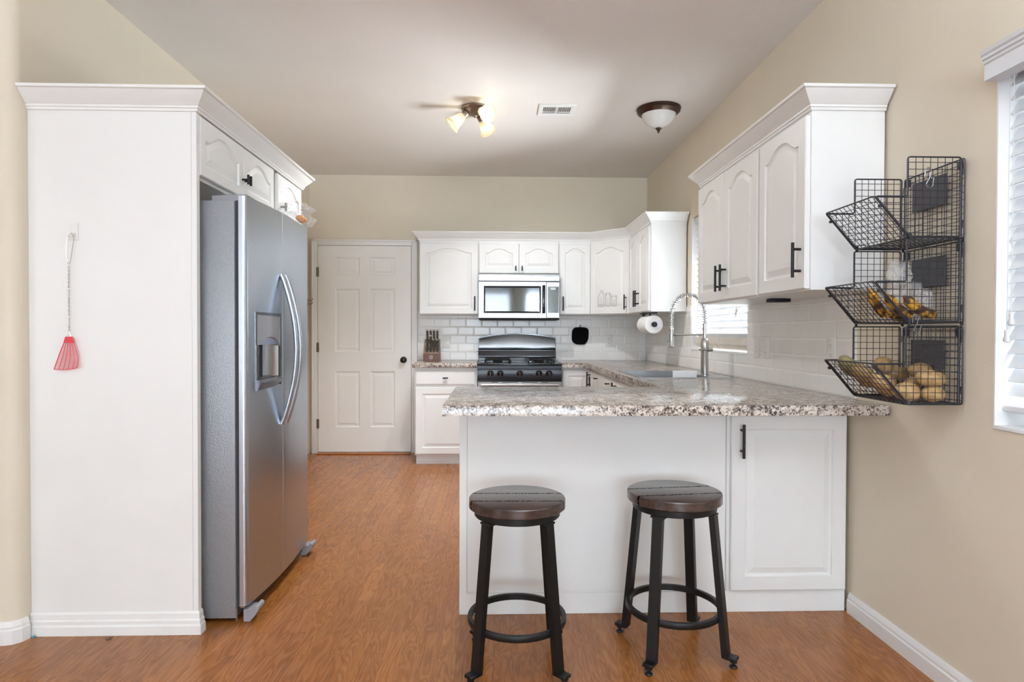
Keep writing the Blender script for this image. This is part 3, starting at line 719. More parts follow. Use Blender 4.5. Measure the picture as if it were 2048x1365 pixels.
mb = MB(); mb.prism(door_poly(GAP+.002, FY1, .004, .022), z0d, z1d); dB = mb.build('refrigerator_door', M['steel'], tr, angle=50)
def arc_handle(y, par):
    pts = []; rs = []
    for i in range(29):
        t_ = i/28; z = .765+(1.455-.765)*t_; b = math.sin(PI*t_)**.85
        pts.append((fx(y)+.003+.068*b, y, z)); rs.append(.0130)
    MB().tube(pts, rs, 12, sq=(.8, 1.0), up0=(1, 0, 0)).build('handle', M['steel'], par)
arc_handle(2.902, dA); arc_handle(2.962, dB)
# dispenser
td = MB(); fxm = fx(2.765)
def bez(y): return fx(y)+.004
fr_ = .010
for (ya, yb, za, zb) in ((DYa-.004, DYa+fr_, .95, DZc-.0065), (DYb-fr_, DYb+.002, .95, DZc-.0065), (DYa-.004, DYb+.002, DZc-.006, DZc+.006), ):
    n = 6
    pl = [(bez(ya+(yb-ya)*i/n), ya+(yb-ya)*i/n) for i in range(n+1)]
    td.prism([(fx(ya)-.004, ya)]+pl+[(fx(yb)-.004, yb)], za, zb)
disp = td.build('dispenser_bezel', M['darksilver'], dA)
ya, yb = DYa+fr_+.0005, DYb-fr_-.0005; n = 24; td = MB(); vs = []
def hood_z(y): q = (y-ya)/(yb-ya); return 1.128+.036*math.sin(PI*min(1, q*1.0))**.8
for i in range(n+1):
    y = ya+(yb-ya)*i/n; z = hood_z(y); x = fx(y)
    vs += [(x+.0025, y, DZc-.0075), (x+.0025+.006*math.sin(PI*i/n), y, z+.004), (x-.001, y, z), (x-.034, y, z-.010), (x-.034, y, DZc-.0075)]
td.add(vs, [(i*5+k, i*5+(k+1) % 5, (i+1)*5+(k+1) % 5, (i+1)*5+k) for i in range(n) for k in range(5)]+[(0, 1, 2, 3, 4), tuple(n*5+k for k in (4, 3, 2, 1, 0))])
td.build('dispenser_panel', M['panelsilver'], dA, angle=30)
td = MB(); pc = [(fx(2.765)-.052*math.sin(PI*i/16)**.6, ya+(yb-ya)*i/16) for i in range(17)]
pc2 = [(x-.0012, y) for x, y in reversed(pc)]
td.prism(pc+pc2, .990, 1.135); td.build('dispenser_cavity', M['chrome'], dA)
td = MB(); td.prism([(-1.036, DYa), (fx(2.7)-.006, DYa), (fx(2.8)-.006, DYb), (-1.036, DYb)], DZa, .990); td.prism([(-1.0355, DYa+.001), (-1.034, DYa+.001), (-1.034, DYb-.001), (-1.0355, DYb-.001)], DZa, DZb)
td.build('cavity_liner', M['gasket'], dA)
td = MB(); lip = [(fx(2.7)-.02, .992), (fx(2.765)+.010, .985), (fx(2.765)+.014, .975), (fx(2.765)+.002, .945), (fx(2.7)-.003, .942)]
td.prism(lip, DYa-.003, DYb+.001, 'y'); td.build('drip_tray', M['darksilver'], dA)
td = MB(); td.tube([(fx(2.7)-.018, 2.70, 1.145), (fx(2.7)-.018, 2.70, 1.10)], .009, 10); td.M = T(fx(2.7)-.022, 2.695, 1.105) @ RY(.5); td.box(-.003, .003, -.012, .012, -.055, 0, .002, 1); td.build('dispenser_lever', M['gasket'], dA)
for (yy0, yy1) in ((FY0+.02, FY0+.10), (FY1-.10, FY1-.02)):
    MB().prism([(-1.15, 1.7225), (-1.15, 1.745), (-1.03, 1.752), (-1.012, 1.752), (-1.004, 1.7445), (-1.034, 1.7425), (-1.034, 1.7225)], yy0, yy1, 'y').build('hinge_cover', M['greyplastic'], tr)
MB().box(-1.05, -1.018, FY0+.06, FY1-.06, .022, .060, .003, 1).build('base_grille', M['gasket'], tr)
for (yy0, yy1) in ((FY0+.004, FY0+.075), (FY1-.075, FY1-.004)):
    MB().prism([(-1.022, .003), (-.997, .003), (-.975, .028), (-.962, .052), (-.964, .060), (-.975, .0655), (-.985, .052), (-1.022, .052)], yy0, yy1, 'y').build('foot', M['greyplastic'], tr)
MB().box(-1.05, -1.024, FY0+.02, FY0+.05, .052, .066).box(-1.052, -1.046, FY0+.002, FY0+.008, .005, .058).build('hinge_bracket', M['chrome'], tr)

# ------------------------------------------------------------------ range
RX0, RX1 = -.145, .605
tg = thing('stove', 'black and stainless gas stove between the back counters', 'stove', (.23, 5.8, 0))
YR = 5.512
MB().box(RX0+.003, RX1-.003, YR+.045, YB-.03, .02, .895, .003, 1).build('stove_body', M['blackgloss'], tg)
mb = MB(); mb.box(RX0, RX1, YR+.02, YB-.085, .895, .912, .004); mb.build('cooktop', M['blackgloss'], tg)
# backguard: low dark console + arched stainless panel with black frame
def archpoly(x0, x1, zlo, zside, zmid, n=20):
    return [(x0, zlo), (x1, zlo)]+[(x1-(x1-x0)*i/n, zside+(zmid-zside)*(1-(2*i/n-1)**2)) for i in range(n+1)]
gx0, gx1 = -.152, .606
mb = MB(); mb.prism(archpoly(gx0, gx1, 1.035, 1.140, 1.182), YB-.075, YB-.012, 'y'); mb.build('backguard_frame', M['blackgloss'], tg)
mb = MB(); ni, nj = 20, 8; vs = []
for j in range(nj+1):
    for i in range(ni+1):
        q = i/ni; zt_ = 1.132+.042*(1-(2*q-1)**2); t_ = j/nj
        vs.append((gx0+.006+(gx1-gx0-.012)*q, YB-.0765-.020*t_*t_, 1.046+(zt_-1.046)*t_))
fs = [(j*(ni+1)+i, j*(ni+1)+i+1, (j+1)*(ni+1)+i+1, (j+1)*(ni+1)+i) for j in range(nj) for i in range(ni)]
nv = len(vs); back = [(x, YB-.0755, z) for x, y, z in vs]
rim = [i for i in range(ni+1)]+[j*(ni+1)+ni for j in range(1, nj+1)]+[nj*(ni+1)+i for i in range(ni-1, -1, -1)]+[j*(ni+1) for j in range(nj-1, 0, -1)]
fs += [(a_, b_, b_+nv, a_+nv) for a_, b_ in zip(rim, rim[1:]+rim[:1])]
mb.add(vs+back, fs); mb.build('backguard_panel', M['steelx'], tg)
mb = MB(); mb.prism([(YB-.012, .90), (YB-.085, .90), (YB-.085, .945), (YB-.105, .955), (YB-.105, .965), (YB-.085, 1.012), (YB-.085, 1.020), (YB-.07, 1.034), (YB-.012, 1.034)], gx0, gx1, 'x'); mb.build('backguard_console', M['blackgloss'], tg)
def grate(cx, cy):
    mb = MB(); w, d = .115, .12; z = .945
    mb.tube([(cx-w, cy-d, .914), (cx-w, cy-d, z-.01), (cx-w+.012, cy-d, z), (cx+w-.012, cy-d, z), (cx+w, cy-d, z-.01), (cx+w, cy-d, .914)], .006, 6)
    mb.tube([(cx-w, cy+d, .914), (cx-w, cy+d, z-.01), (cx-w+.012, cy+d, z), (cx+w-.012, cy+d, z), (cx+w, cy+d, z-.01), (cx+w, cy+d, .914)], .006, 6)
    for x in (-w+.012, w-.012): mb.tube([(cx+x, cy-d, z), (cx+x, cy+d, z)], .006, 6)
    mb.tube([(cx, cy-d, z), (cx, cy-.035, z+.004)], .0055, 6); mb.tube([(cx, cy+d, z), (cx, cy+.035, z+.004)], .0055, 6)
    mb.tube([(cx-w+.012, cy, z), (cx-.035, cy, z+.004)], .0055, 6); mb.tube([(cx+w-.012, cy, z), (cx+.035, cy, z+.004)], .0055, 6)
    mb.build('grate', M['blackmatte'], tg)
    MB().lathe([(.045, 0), (.045, .008), (.03, .012), (.03, .022), (.006, .024)], 18, T(cx, cy, .912)).build('burner', M['blackmatte'], tg)
for cx in (.035, .425):
    for cy in (5.70, 5.95): grate(cx, cy)
mb = MB(); mb.prism([(YR+.045, .770), (YR+.010, .770), (YR+.002, .790), (YR+.014, .862), (YR+.004, .868), (YR+.004, .892), (YR+.012, .898), (YR+.045, .898)], RX0, RX1, 'x'); mb.build('control_panel', M['consolegrey'], tg)
for x in (-.03, .057, .230, .400, .490):
    K = T(x, YR+.006, .826) @ RX(PI/2+.12)
    kb = MB().lathe([(.030, -.004), (.030, 0), (.026, .003), (.021, .006), (.019, .026), (.010, .028)], 20, K); kn = kb.build('knob', M['blackgloss'], tg)
    q = MB(); q.M = K; q.box(-.004, .004, -.019, .019, .024, .032, .001, 1); q.build('pointer', M['darksilver'], kn)
mb = MB(); mb.box(RX0+.002, RX1-.002, YR+.008, YR+.044, .19, .752, .004); dv = mb.build('oven_door', M['steelx'], tg)
mb = MB(); mb.tube([(RX0+.03, YR-.028, .726), (RX1-.03, YR-.028, .726)], .016, 14, sq=(1, .8))
for x in (RX0+.05, RX1-.05): mb.tube([(x, YR-.028, .726), (x, YR+.009, .726)], .010, 10)
mb.build('handle', M['steelx'], dv)
mb = MB()
for (a, b) in ((-.02, .04), (.07, .215), (.245, .39), (.42, .48)): mb.box(a, b, YR+.0065, YR+.0078, .744, .749)
mb.build('door_vent', M['blackmatte'], dv)
MB().box(RX0+.14, RX1-.14, YR+.0065, YR+.0078, .33, .60, .0005, 1).build('oven_window', M['glasspanel'], dv)
MB().box(RX0+.002, RX1-.002, YR+.010, YR+.044, .03, .18, .004).build('drawer', M['blackgloss'], tg)

# ------------------------------------------------------------------ microwave
tm = thing('microwave', 'stainless over-the-range microwave with dark glass door', 'microwave', (.23, 5.95, 1.31))
YM = 5.772; mx0, mx1 = -.1415, .607
MB().box(mx0, mx1, YM+.022, YB-.0095, 1.325, 1.7385, .003, 1).build('microwave_body', M['gasket'], tm)
MB().box(mx0, mx1, YM+.01, YB-.02, 1.308, 1.3245, .002, 1).build('underside_vent', M['blackmatte'], tm)
MB().prism([(YM+.022, 1.666), (YM+.002, 1.666), (YM, 1.672), (YM+.006, 1.728), (YM+.022, 1.7385)], mx0, mx1, 'x').build('vent_panel', M['steelx'], tm)
dx1_ = .483
mb = MB()
wx0, wx1, wz0, wz1 = -.095, .435, 1.370, 1.622
for (a, b, c, d) in ((mx0, wx0, 1.326, 1.660), (wx1, dx1_, 1.326, 1.660), (wx0, wx1, 1.326, wz0), (wx0, wx1, wz1, 1.660)): mb.box(a, b, YM, YM+.0215, c, d)
md = mb.build('microwave_door', M['steelx'], tm)
MB().box(wx0, wx1, YM+.003, YM+.012, wz0, wz1).build('door_glass', M['glasspanel'], md)
mb = MB(); bw = .014
for (a, b, c, d) in ((wx0, wx0+bw, wz0, wz1), (wx1-bw, wx1, wz0, wz1), (wx0+bw, wx1-bw, wz0, wz0+bw*1.3), (wx0+bw, wx1-bw, wz1-bw*1.3, wz1)): mb.box(a+.0005, b-.0005, YM+.0015, YM+.0028, c+.0005, d-.0005)
mb.build('window_border', M['blackmatte'], md)
MB().box(.447, .474, YM-.030, YM-.010, 1.368, 1.630, .005).box(.452, .469, YM-.012, YM+.001, 1.38, 1.41).box(.452, .469, YM-.012, YM+.001, 1.59, 1.62).build('handle', M['blackgloss'], md)
MB().box(.4865, mx1, YM+.001, YM+.0215, 1.326, 1.660, .002, 1).build('control_panel', M['steelx'], tm)
MB().box(.499, .601, YM-.001, YM+.0008, 1.373, 1.618, .0004, 1).build('keypad', M['speckle'], tm)
MB().box(.524, .572, YM-.0025, YM-.0012, 1.586, 1.608).build('display', M['lcd'], tm)

# ------------------------------------------------------------------ bar stools
def make_stool():
    t = thing('bar_stool', '', 'stool')
    MB().lathe([(.168, .5625), (.1735, .5665), (.1735, .5940), (.1715, .5972), (.168, .5985)], 64).build('seat', M['stooltop'], t, angle=24)
    MB().lathe([(.135, .545), (.152, .536), (.154, .5385), (.154, .561), (.135, .5615)], 40).build('seat_ring', M['black'], t)
    for k in range(4):
        a = PI/4+k*PI/2; mb = MB(); mb.M = RZ(a)
        rt_, rb = .146, .197; zt_, zb_ = .5375, .030
        w, d = .0185, .011
        def leg(r, z): return [(r-d, -w, z), (r+d, -w, z), (r+d, w, z), (r-d, w, z)]
        mb.add(leg(rb, zb_)+leg(rt_, zt_), [(0, 1, 2, 3), (4, 5, 6, 7), (0, 1, 5, 4), (1, 2, 6, 5), (2, 3, 7, 6), (3, 0, 4, 7)])
        mb.box(rt_-.016, rt_+.012, -.026, .026, .529, .5358, .001, 1)
        lg = mb.build('leg', M['black'], t)
        mb = MB(); mb.M = RZ(a); mb.box(rb-.006, rb+.040, -.0185, .0185, .028, .040, .002, 1)
        mb.lathe([(.006, .008), (.006, .028)], 10, T(rb+.026, 0, 0)); mb.lathe([(.010, .0185), (.013, .020), (.013, .028)], 12, T(rb+.026, 0, 0))
        mb.lathe([(.014, .0005), (.015, .003), (.013, .007), (.007, .010)], 14, T(rb+.026, 0, 0)); mb.build('foot', M['black'], lg)
    MB().lathe([(.163, .154), (.176, .154), (.178, .158), (.178, .172), (.176, .176), (.163, .176), (.163, .154)], 48, cap0=False, cap1=False).build('foot_ring', M['black'], t)
    return t
s1 = make_stool(); s1['label'] = 'left bar stool standing squarely with two legs hidden behind its front legs'; s1['group'] = 'bar stools at the peninsula'
s1.location = (.085, 2.235, 0); s1.rotation_euler = (0, 0, -.02)
s2 = dup(s1, (.678, 2.312, 0), 0.12, 'right bar stool turned so all four legs show, nearer the peninsula door')

# ------------------------------------------------------------------ wire basket rack
tw = thing('wire_basket_rack', 'black three tier wire basket rack hung on the right wall', 'basket', (1.40, 2.10, .955))
BYn, BYf = 1.957, 2.248; BX = 1.505
def wires_poly(mb, poly, to3, du, dv, ou=.5, ov=.5, rw=.00115, rf=.0026):
    """frame tube round poly + inner grid, poly in 2D (u,v)"""
    def cuts(val, ax):
        r_ = []
        for (a, b) in zip(poly, poly[1:]+poly[:1]):
            p_, q_ = a[ax], b[ax]
            if (p_ <= val < q_) or (q_ <= val < p_): f = (val-p_)/(q_-p_); r_.append(a[1-ax]+(b[1-ax]-a[1-ax])*f)
        return sorted(r_)
    us = [p[0] for p in poly]; vs = [p[1] for p in poly]
    u = min(us)+du*ou
    while u < max(us)-.004:
        c = cuts(u, 0)
        for a, b in zip(c[::2], c[1::2]): mb.tube([to3(u, a), to3(u, b)], rw, 5)
        u += du
    v = min(vs)+dv*ov
    while v < max(vs)-.004:
        c = cuts(v, 1)
        for a, b in zip(c[::2], c[1::2]): mb.tube([to3(a, v), to3(b, v)], rw, 5)
        v += dv
    # rounded frame
    fr = []; n = len(poly); rad = .009
    for i in range(n):
        p = Vector(poly[i]); a = (Vector(poly[i-1])-p).normalized(); b = (Vector(poly[(i+1) % n])-p).normalized()
        s_, e_ = p+a*rad, p+b*rad
        for k in range(4):
            t_ = k/3; q = s_*(1-t_)**2+p*2*t_*(1-t_)+e_*t_**2; fr.append(to3(q.x, q.y))
    mb.tube(fr, rf, 6, closed=True)
TIERS = [(1.497, 1.754), (1.226, 1.490), (.962, 1.214)]
for ti, (zb, zt2) in enumerate(TIERS):
    st = zb+.131; xu, xl, xb = 1.318, 1.214, 1.326
    for nm, yv in (('near', BYn), ('far', BYf)):
        mb = MB(); xe = BX-.012
        wires_poly(mb, [(xe, zt2), (xu, zt2), (xu, st), (xl, st), (xb, zb+.004), (xe, zb+.004)], lambda u, v: (u, yv, v), .0238, .0225)
        for z_ in (zb+.045, zt2-.045): mb.tube([(xe, yv, z_-.012), (xe+.006, yv, z_-.010), (xe+.007, yv, z_+.012), (BX+.002, yv, z_+.012)], .0016, 5)
        mb.build('side_grid', M['wire'], tw)
    mb = MB(); wires_poly(mb, [(BYn, zb), (BYf, zb), (BYf, zt2-.002), (BYn, zt2-.002)], lambda u, v: (BX, u, v), .0225, .0225); 
    for y_ in (BYn+.018, BYf-.018):
        mb.box(BX-.004, BX+.003, y_-.010, y_+.010, zt2-.034, zt2-.006, .003, 2); mb.lathe([(.005, 0), (.005, .003)], 10, T(BX-.004, y_, zt2-.02) @ RY(-PI/2))
    mb.build('back_grid', M['wire'], tw)
    dxx, dzz = xb-xl, st-zb; L_ = math.hypot(dxx, dzz)
    mb = MB(); wires_poly(mb, [(BYn, 0), (BYf, 0), (BYf, L_), (BYn, L_)], lambda u, v: (xb-dxx*v/L_-.003, u, zb+dzz*v/L_), .0238, .0235)
    for y_ in (BYn, BYf): mb.tube([(xl+.016, y_-.004, st-.03), (xl+.016, y_+.004, st-.03)], .0055, 8); mb.tube([(xb, y_-.005, zb+.006), (xb, y_+.005, zb+.006)], .007, 8)
    mb.build('front_grid', M['wire'], tw)
    mb = MB(); wires_poly(mb, [(xb, BYn), (BX-.006, BYn), (BX-.006, BYf), (xb, BYf)], lambda u, v: (u, v, zb), .0225, .0225)
    if ti < 2:
        for (x_, y_) in ((xb+.002, BYn), (xb+.002, BYf), (BX-.004, BYn), (BX-.004, BYf)): mb.box(x_-.004, x_+.004, y_-.003, y_+.003, zb-.010, zb+.004, .001, 1)
    mb.build('bottom_grid', M['wire'], tw)
    MB().box(BX-.008, BX-.0055, 2.028, 2.196, zb+(.125 if ti < 2 else .108), zb+(.226 if ti < 2 else .206), .0008, 1).build('chalk_plate', M['chalk'], tw)
def shook(x, y, zt_, zb_, label, flip=1):
    h = zt_-zb_; r = .009; pts = []
    for i in range(9): a = PI-PI*i/8; pts.append((x+r*math.cos(a), y, zt_-r+r*math.sin(a)))
    pts = [(x-r-.002, y, zt_-.028)]+pts+[(x+.004, y, (zt_+zb_)/2)]
    r2_ = .011
    for i in range(9): a = PI+PI*i/8; pts.append((x+.004+r2_*math.cos(a)*flip, y, zb_+r2_+r2_*math.sin(a)))
    pts.append((x+.004+r2_*flip+.003, y, zb_+.03))
    return tag(MB().tube(pts, .0016, 6).build('s_hook', M['darksilver']), label, 'hook', 's hooks on the wire rack')
shook(1.382, BYn-.006, 1.718, 1.655, 'metal s-hook on the side grid of the top wire basket')
shook(1.345, BYn-.008, 1.252, 1.190, 'metal s-hook hanging below the middle wire basket')

# potatoes in the bottom basket
def blob(name, mat, c, ax, rot, seed, label, group, cat, sub=3, amp=.10):
    bm = bmesh.new(); bmesh.ops.create_icosphere(bm, subdivisions=sub, radius=1)
    for v in bm.verts:
        d = v.co.normalized(); k = 1+amp*mnoise.noise(d*1.3+Vector((seed*3.1, seed*1.7, 0)))+amp*.35*mnoise.noise(d*3+Vector((seed, 5, seed)))
        v.co = Vector((d.x*ax[0], d.y*ax[1], d.z*ax[2]))*k
    mb = MB(); mb.M = T(*c) @ RZ(rot[2]) @ RY(rot[1]) @ RX(rot[0]); mb.frombm(bm)
    return tag(mb.build(name, mat, loc=c), label, cat, group)
GP = 'potatoes in the bottom wire basket'
zp = .966
for i, (c, ax, rot, mt, lab) in enumerate([
    ((1.352, 2.000, zp+.033), (.046, .031, .031), (0, .08, .15), 'potato', 'pale potato at the front near corner of the bottom basket'),
    ((1.418, 2.066, zp+.036), (.030, .034, .040), (0, 0, .4), 'potato_b', 'tan potato standing behind the pale front one in the bottom basket'),
    ((1.440, 2.000, zp+.026), (.037, .031, .026), (0, 0, -.1), 'potato', 'round tan potato on the floor of the bottom basket by the wall'),
    ((1.432, 2.000, zp+.077), (.052, .033, .028), (0, .08, .1), 'potato', 'large tan potato lying on top of the round one by the wall'),
    ((1.455, 2.085, zp+.095), (.040, .036, .028), (0, 0, .6), 'potato_b', 'brown potato half hidden behind the large top one'),
    ((1.430, 2.170, zp+.082), (.046, .03, .026), (0, .05, .2), 'potato_b', 'dark potato lying crosswise in the middle of the bottom basket'),
    ((1.372, 2.155, zp+.112), (.034, .032, .030), (0, 0, .3), 'potato_b', 'round brown potato topmost at the centre of the heap'),
    ((1.362, 2.130, zp+.050), (.038, .036, .032), (0, 0, .9), 'potato_b', 'brown potato below the topmost round one'),
    ((1.318, 2.070, zp+.052), (.052, .034, .028), (.1, .72, .25), 'potato', 'long tan potato lying down the sloping front grid, nearer the viewer'),
    ((1.300, 2.145, zp+.074), (.056, .036, .029), (.1, .74, .2), 'potato_b', 'long brown potato lying down the sloping front grid behind the tan one'),
    ((1.283, 2.213, zp+.105), (.050, .027, .027), (0, .78, .1), 'potato_g', 'greenish potato leaning at the far end of the front grid'),
    ((1.435, 2.205, zp+.03), (.042, .030, .028), (0, 0, .2), 'potato_b', 'brown potato on the basket floor at the far back corner')]):
    blob('potato', M[mt], c, ax, rot, i+1, lab, GP, 'potato')
# bananas and plastic bags in the middle basket
def banana(c, L, bend, rot, label):
    pts, rs = [], []
    for i in range(15):
        t_ = i/14; a = (t_-.5)*bend; R_ = L/bend
        pts.append((R_*math.sin(a), 0, R_*(1-math.cos(a)))); rs.append(.0165*min(1, .3+2.6*math.sin(PI*min(max(t_, .02), .98)))*(1 if .1 < t_ < .92 else .55))
    mb = MB(); mb.M = T(*c) @ RZ(rot[2]) @ RY(rot[1]) @ RX(rot[0]); mb.tube(pts, rs, 10)
    return tag(mb.build('banana', M['banana'], loc=c), label, 'banana', 'spotted bananas in the middle wire basket')
zb2 = 1.229
banana((1.385, 1.992, zb2+.040), .135, .9, (-.3, .50, .05), 'spotted banana nearest the wall, sloping down along the near side grid')
banana((1.328, 2.012, zb2+.043), .135, .9, (-.2, .62, .15), 'bright yellow spotted banana sloping down beside the front grid')
banana((1.368, 2.078, zb2+.020), .13, .9, (1.2, .1, .5), 'brown banana lying flat on the basket floor behind the sloping ones')
banana((1.312, 2.100, zb2+.058), .13, .9, (0, .84, .35), 'darkest banana leaning on the middle of the front grid')
def bag(c, ax, seed, label, name='plastic_bag'):
    bm = bmesh.new(); bmesh.ops.create_icosphere(bm, subdivisions=4, radius=1)
    for v in bm.verts:
        d = v.co.normalized(); k = 1+.28*mnoise.noise(d*1.6+Vector((seed, 0, 0)))+.14*abs(mnoise.noise(d*4+Vector((0, seed, 0))))
        v.co = Vector((d.x*ax[0], d.y*ax[1], max(d.z*ax[2]*k, -ax[2]*.8)/k))*k
    mb = MB(); mb.M = T(*c); mb.frombm(bm); return tag(mb.build(name, M['film'], loc=c), label, 'plastic bag', 'plastic bags in the middle wire basket')
bag((1.425, 2.12, zb2+.075), (.060, .105, .060), 3.0, 'crumpled clear plastic bag spreading along the wall side of the middle basket')
bag((1.388, 2.10, zb2+.165), (.036, .038, .046), 9.0, 'grey clear plastic bag puffed up above the bananas')

# ------------------------------------------------------------------ things on the back counter and walls
KX = -.588; KYc = 5.93
kp = [(5.845, CT+.0005), (6.075, CT+.0005), (6.005, 1.125), (5.935, 1.105), (5.845, .995)]
tk = thing('knife_block', 'walnut knife block on the short back counter', 'knife block', (KX, 5.95, CT))
MB().prism(kp, KX-.072, KX+.072, 'x').build('block_body', M['wood_grey'], tk)
MB().box(KX-.0725, KX+.0725, 5.838, 5.8445, CT+.001, .992, .001, 1).build('front_face', M['wood_dark'], tk)
q = MB(); q.box(KX-.013, KX+.013, 5.8365, 5.8378, .943, .968); em = q.build('emblem', M['tassel'], tk)
q = MB(); q.box(KX-.009, KX+.009, 5.8358, 5.8364, .947, .964).build('emblem_center', M['ink'], em)
sl = Vector((0, 5.935-5.845, 1.105-.995)).normalized(); kn_ = Vector((0, -sl.z, sl.y))   # out of the sloping face
def knife(x, s_, L, r, butt, label, grp):
    base = Vector((x, 5.845, .995))+sl*s_+kn_*.002; dirv = (Vector((0, -.25, 1))).normalized()
    t = thing('kitchen_knife', label, 'knife', tuple(base), grp)
    MB().tube([base, base+dirv*L], r, 8, sq=(1.25, .8)).build('knife_handle', M['knifehandle'], t)
    MB().tube([base+dirv*(L+.0005), base+dirv*(L+.012)], r*1.22, 10).build('end_cap', M['knifebutt'] if butt else M['darksilver'], t)
ordn = ['leftmost', 'second from left', 'third from left', 'rightmost']
for i in range(4): knife(KX-.040+.031*i, .128, .115, .0092, True, ordn[i]+' of the four tall steel-capped knives atop the knife block', 'tall knives in the block')
knife(KX-.012, .108, .075, .0085, True, 'single steel-capped knife just below the tall row in the knife block', 'tall knives in the block')
for i in range(2): knife(KX+.018+.033*i, .078, .062, .0085, True, ('left' if i == 0 else 'right')+' of the two steel-capped knives at right in the block', 'tall knives in the block')
for r_ in range(2):
    for i in range(4): knife(KX-.037+.0325*i+(.004 if r_ else 0), .012+.024*r_, .066, .0075, False, ordn[i]+' steak knife of the '+('lowest' if r_ == 0 else 'second lowest')+' row in the knife block', 'steak knives in the block')

def outlet(loc, face, label, kind='outlet'):
    t = thing('wall_outlet' if kind == 'outlet' else 'light_switch', label, 'outlet' if kind == 'outlet' else 'switch', loc)
    A = T(*loc) @ RZ(FACE[face])
    mb = MB(); mb.M = A; mb.box(-.036, .036, -.006, -.0005, -.058, .058, .003, 2); p = mb.build('cover_plate', M['outlet'], t)
    if kind == 'outlet':
        for z in (-.02, .02):
            mb = MB(); mb.M = A; mb.lathe([(.0155, 0), (.0155, .0022)], 20, T(0, -.0055, z) @ RX(PI/2)); mb.build('socket', M['outlet'], t)
            mb = MB(); mb.M = A; mb.box(-.007, -.005, -.0082, -.0076, z-.002, z+.007).box(.005, .007, -.0082, -.0076, z-.002, z+.005); mb.lathe([(.0022, 0), (.0022, .0006)], 8, T(0, -.0076, z-.008) @ RX(PI/2)); mb.build('slot', M['slot'], t)
    else:
        mb = MB(); mb.M = A; mb.box(-.0165, .0165, -.0085, -.0058, -.033, .033, .001, 1); rk = mb.build('rocker', M['outlet'], t)
        mb = MB(); mb.M = A; mb.box(-.006, .006, -.0092, -.0086, -.026, -.0235); mb.build('indicator', M['slot'], rk)
WX = XR-.008
outlet((WX, 2.742, 1.113), '-x', 'white wall outlet on the right tile behind the wire baskets')
outlet((WX, 3.405, 1.108), '-x', 'white rocker switch on the right tile, nearer the viewer', 'switch')
outlet((WX, 3.535, 1.108), '-x', 'white switch plate on the right tile beside the sink window', 'switch')
outlet((1.141, YB-.008, 1.110), '-y', 'white wall outlet on the back tile right of the black mitt')
outlet((-.469, YB-.008, 1.092), '-y', 'white wall outlet on the back tile beside the knife block')
# black mitt on a tiny hook
mit = []
for i in range(40):
    a = 2*PI*i/40; ex = 4.0; c_, s_ = math.cos(a), math.sin(a)
    x = .078*(abs(c_)**(2/ex))*(1 if c_ >= 0 else -1); z = .087*(abs(s_)**(2/ex))*(1 if s_ >= 0 else -1)
    mit.append((x+.006*math.sin(3*a+1), z+.005*math.cos(2*a)))
tmit = thing('pot_holder', 'black quilted pot holder hanging on the back tile right of the stove', 'pot holder', (.855, YB-.02, 1.078))
mb = MB(); mb.M = T(.855, 0, 1.163); mb.prism(mit, YB-.026, YB-.010, 'y'); mb.build('pad', M['cloth_black'], tmit, angle=60)
MB().tube([(.850, YB-.016, 1.245), (.848, YB-.016, 1.262), (.856, YB-.016, 1.268), (.862, YB-.016, 1.258), (.858, YB-.016, 1.245)], .003, 6).build('loop', M['cloth_black'], tmit)
# paper towels under the far right cabinet
tpt = thing('paper_towel_holder', 'black paper towel holder fixed under the cabinet by the sink', 'holder', (1.29, 5.05, 1.29))
px_, pz_ = 1.283, 1.258
mb = MB(); mb.box(px_-.075, px_+.05, 5.04, 5.07, 1.348, 1.357, .002, 1).tube([(px_-.01, 5.055, 1.35), (px_-.01, 5.055, 1.30)], .007, 8).box(px_-.03, px_+.03, 5.30, 5.32, 1.348, 1.357).box(px_-.012, px_+.012, 5.305, 5.312, pz_-.01, 1.35).tube([(px_, 4.945, pz_), (px_, 5.31, pz_)], .008, 10)
mb.build('bracket', M['black'], tpt)
MB().lathe([(.004, 0), (.020, .002), (.022, .008), (.022, .018), (.019, .022)], 18, T(px_, 4.958, pz_) @ RX(PI/2)).build('end_knob', M['black'], tpt)
tprl = MB(); ro = .073
tprl.lathe([(.021, 0), (ro-.003, 0), (ro, .003), (ro, .277), (ro-.003, .28), (.021, .28), (.021, 0)], 40, T(px_, 4.965+.28, pz_) @ RX(PI/2), False, False)
tag(tprl.build('paper_towel_roll', M['paper']), 'white paper towel roll under the cabinet by the sink', 'paper towels')
# small black gadget stuck under the near wall cabinet
tag(MB().box(1.333, 1.43, 2.96, 3.02, 1.340, 1.3575, .004).build('cabinet_puck_light', M['black']), 'small flat black puck stuck under the near wall cabinet', 'puck light')
# pale ornament hanging at the sink blind
tor = thing('hummingbird_ornament', 'small pale bird ornament hanging in front of the sink blind', 'ornament', (1.49, 3.79, 1.28))
Po = Vector((1.497, 3.80, 1.325))
MB().tube([Po+Vector((0, .012, .022)), Po+Vector((0, .004, .012)), Po, Po+Vector((0, .006, -.016)), Po+Vector((0, .014, -.030)), Po+Vector((0, .022, -.044))], [.002, .007, .010, .009, .005, .003], 8).build('bird_body', M['tassel'], tor)
MB().prism([(3.80, 1.33), (3.775, 1.345), (3.76, 1.325), (3.785, 1.31)], 1.4965, 1.4985, 'x').build('wing', M['film'], tor)
MB().tube([Po+Vector((0, .012, .022)), Po+Vector((0, .0, .06)), (1.517, 3.80, 1.40)], .0006, 4).build('thread', M['tassel'], tor)

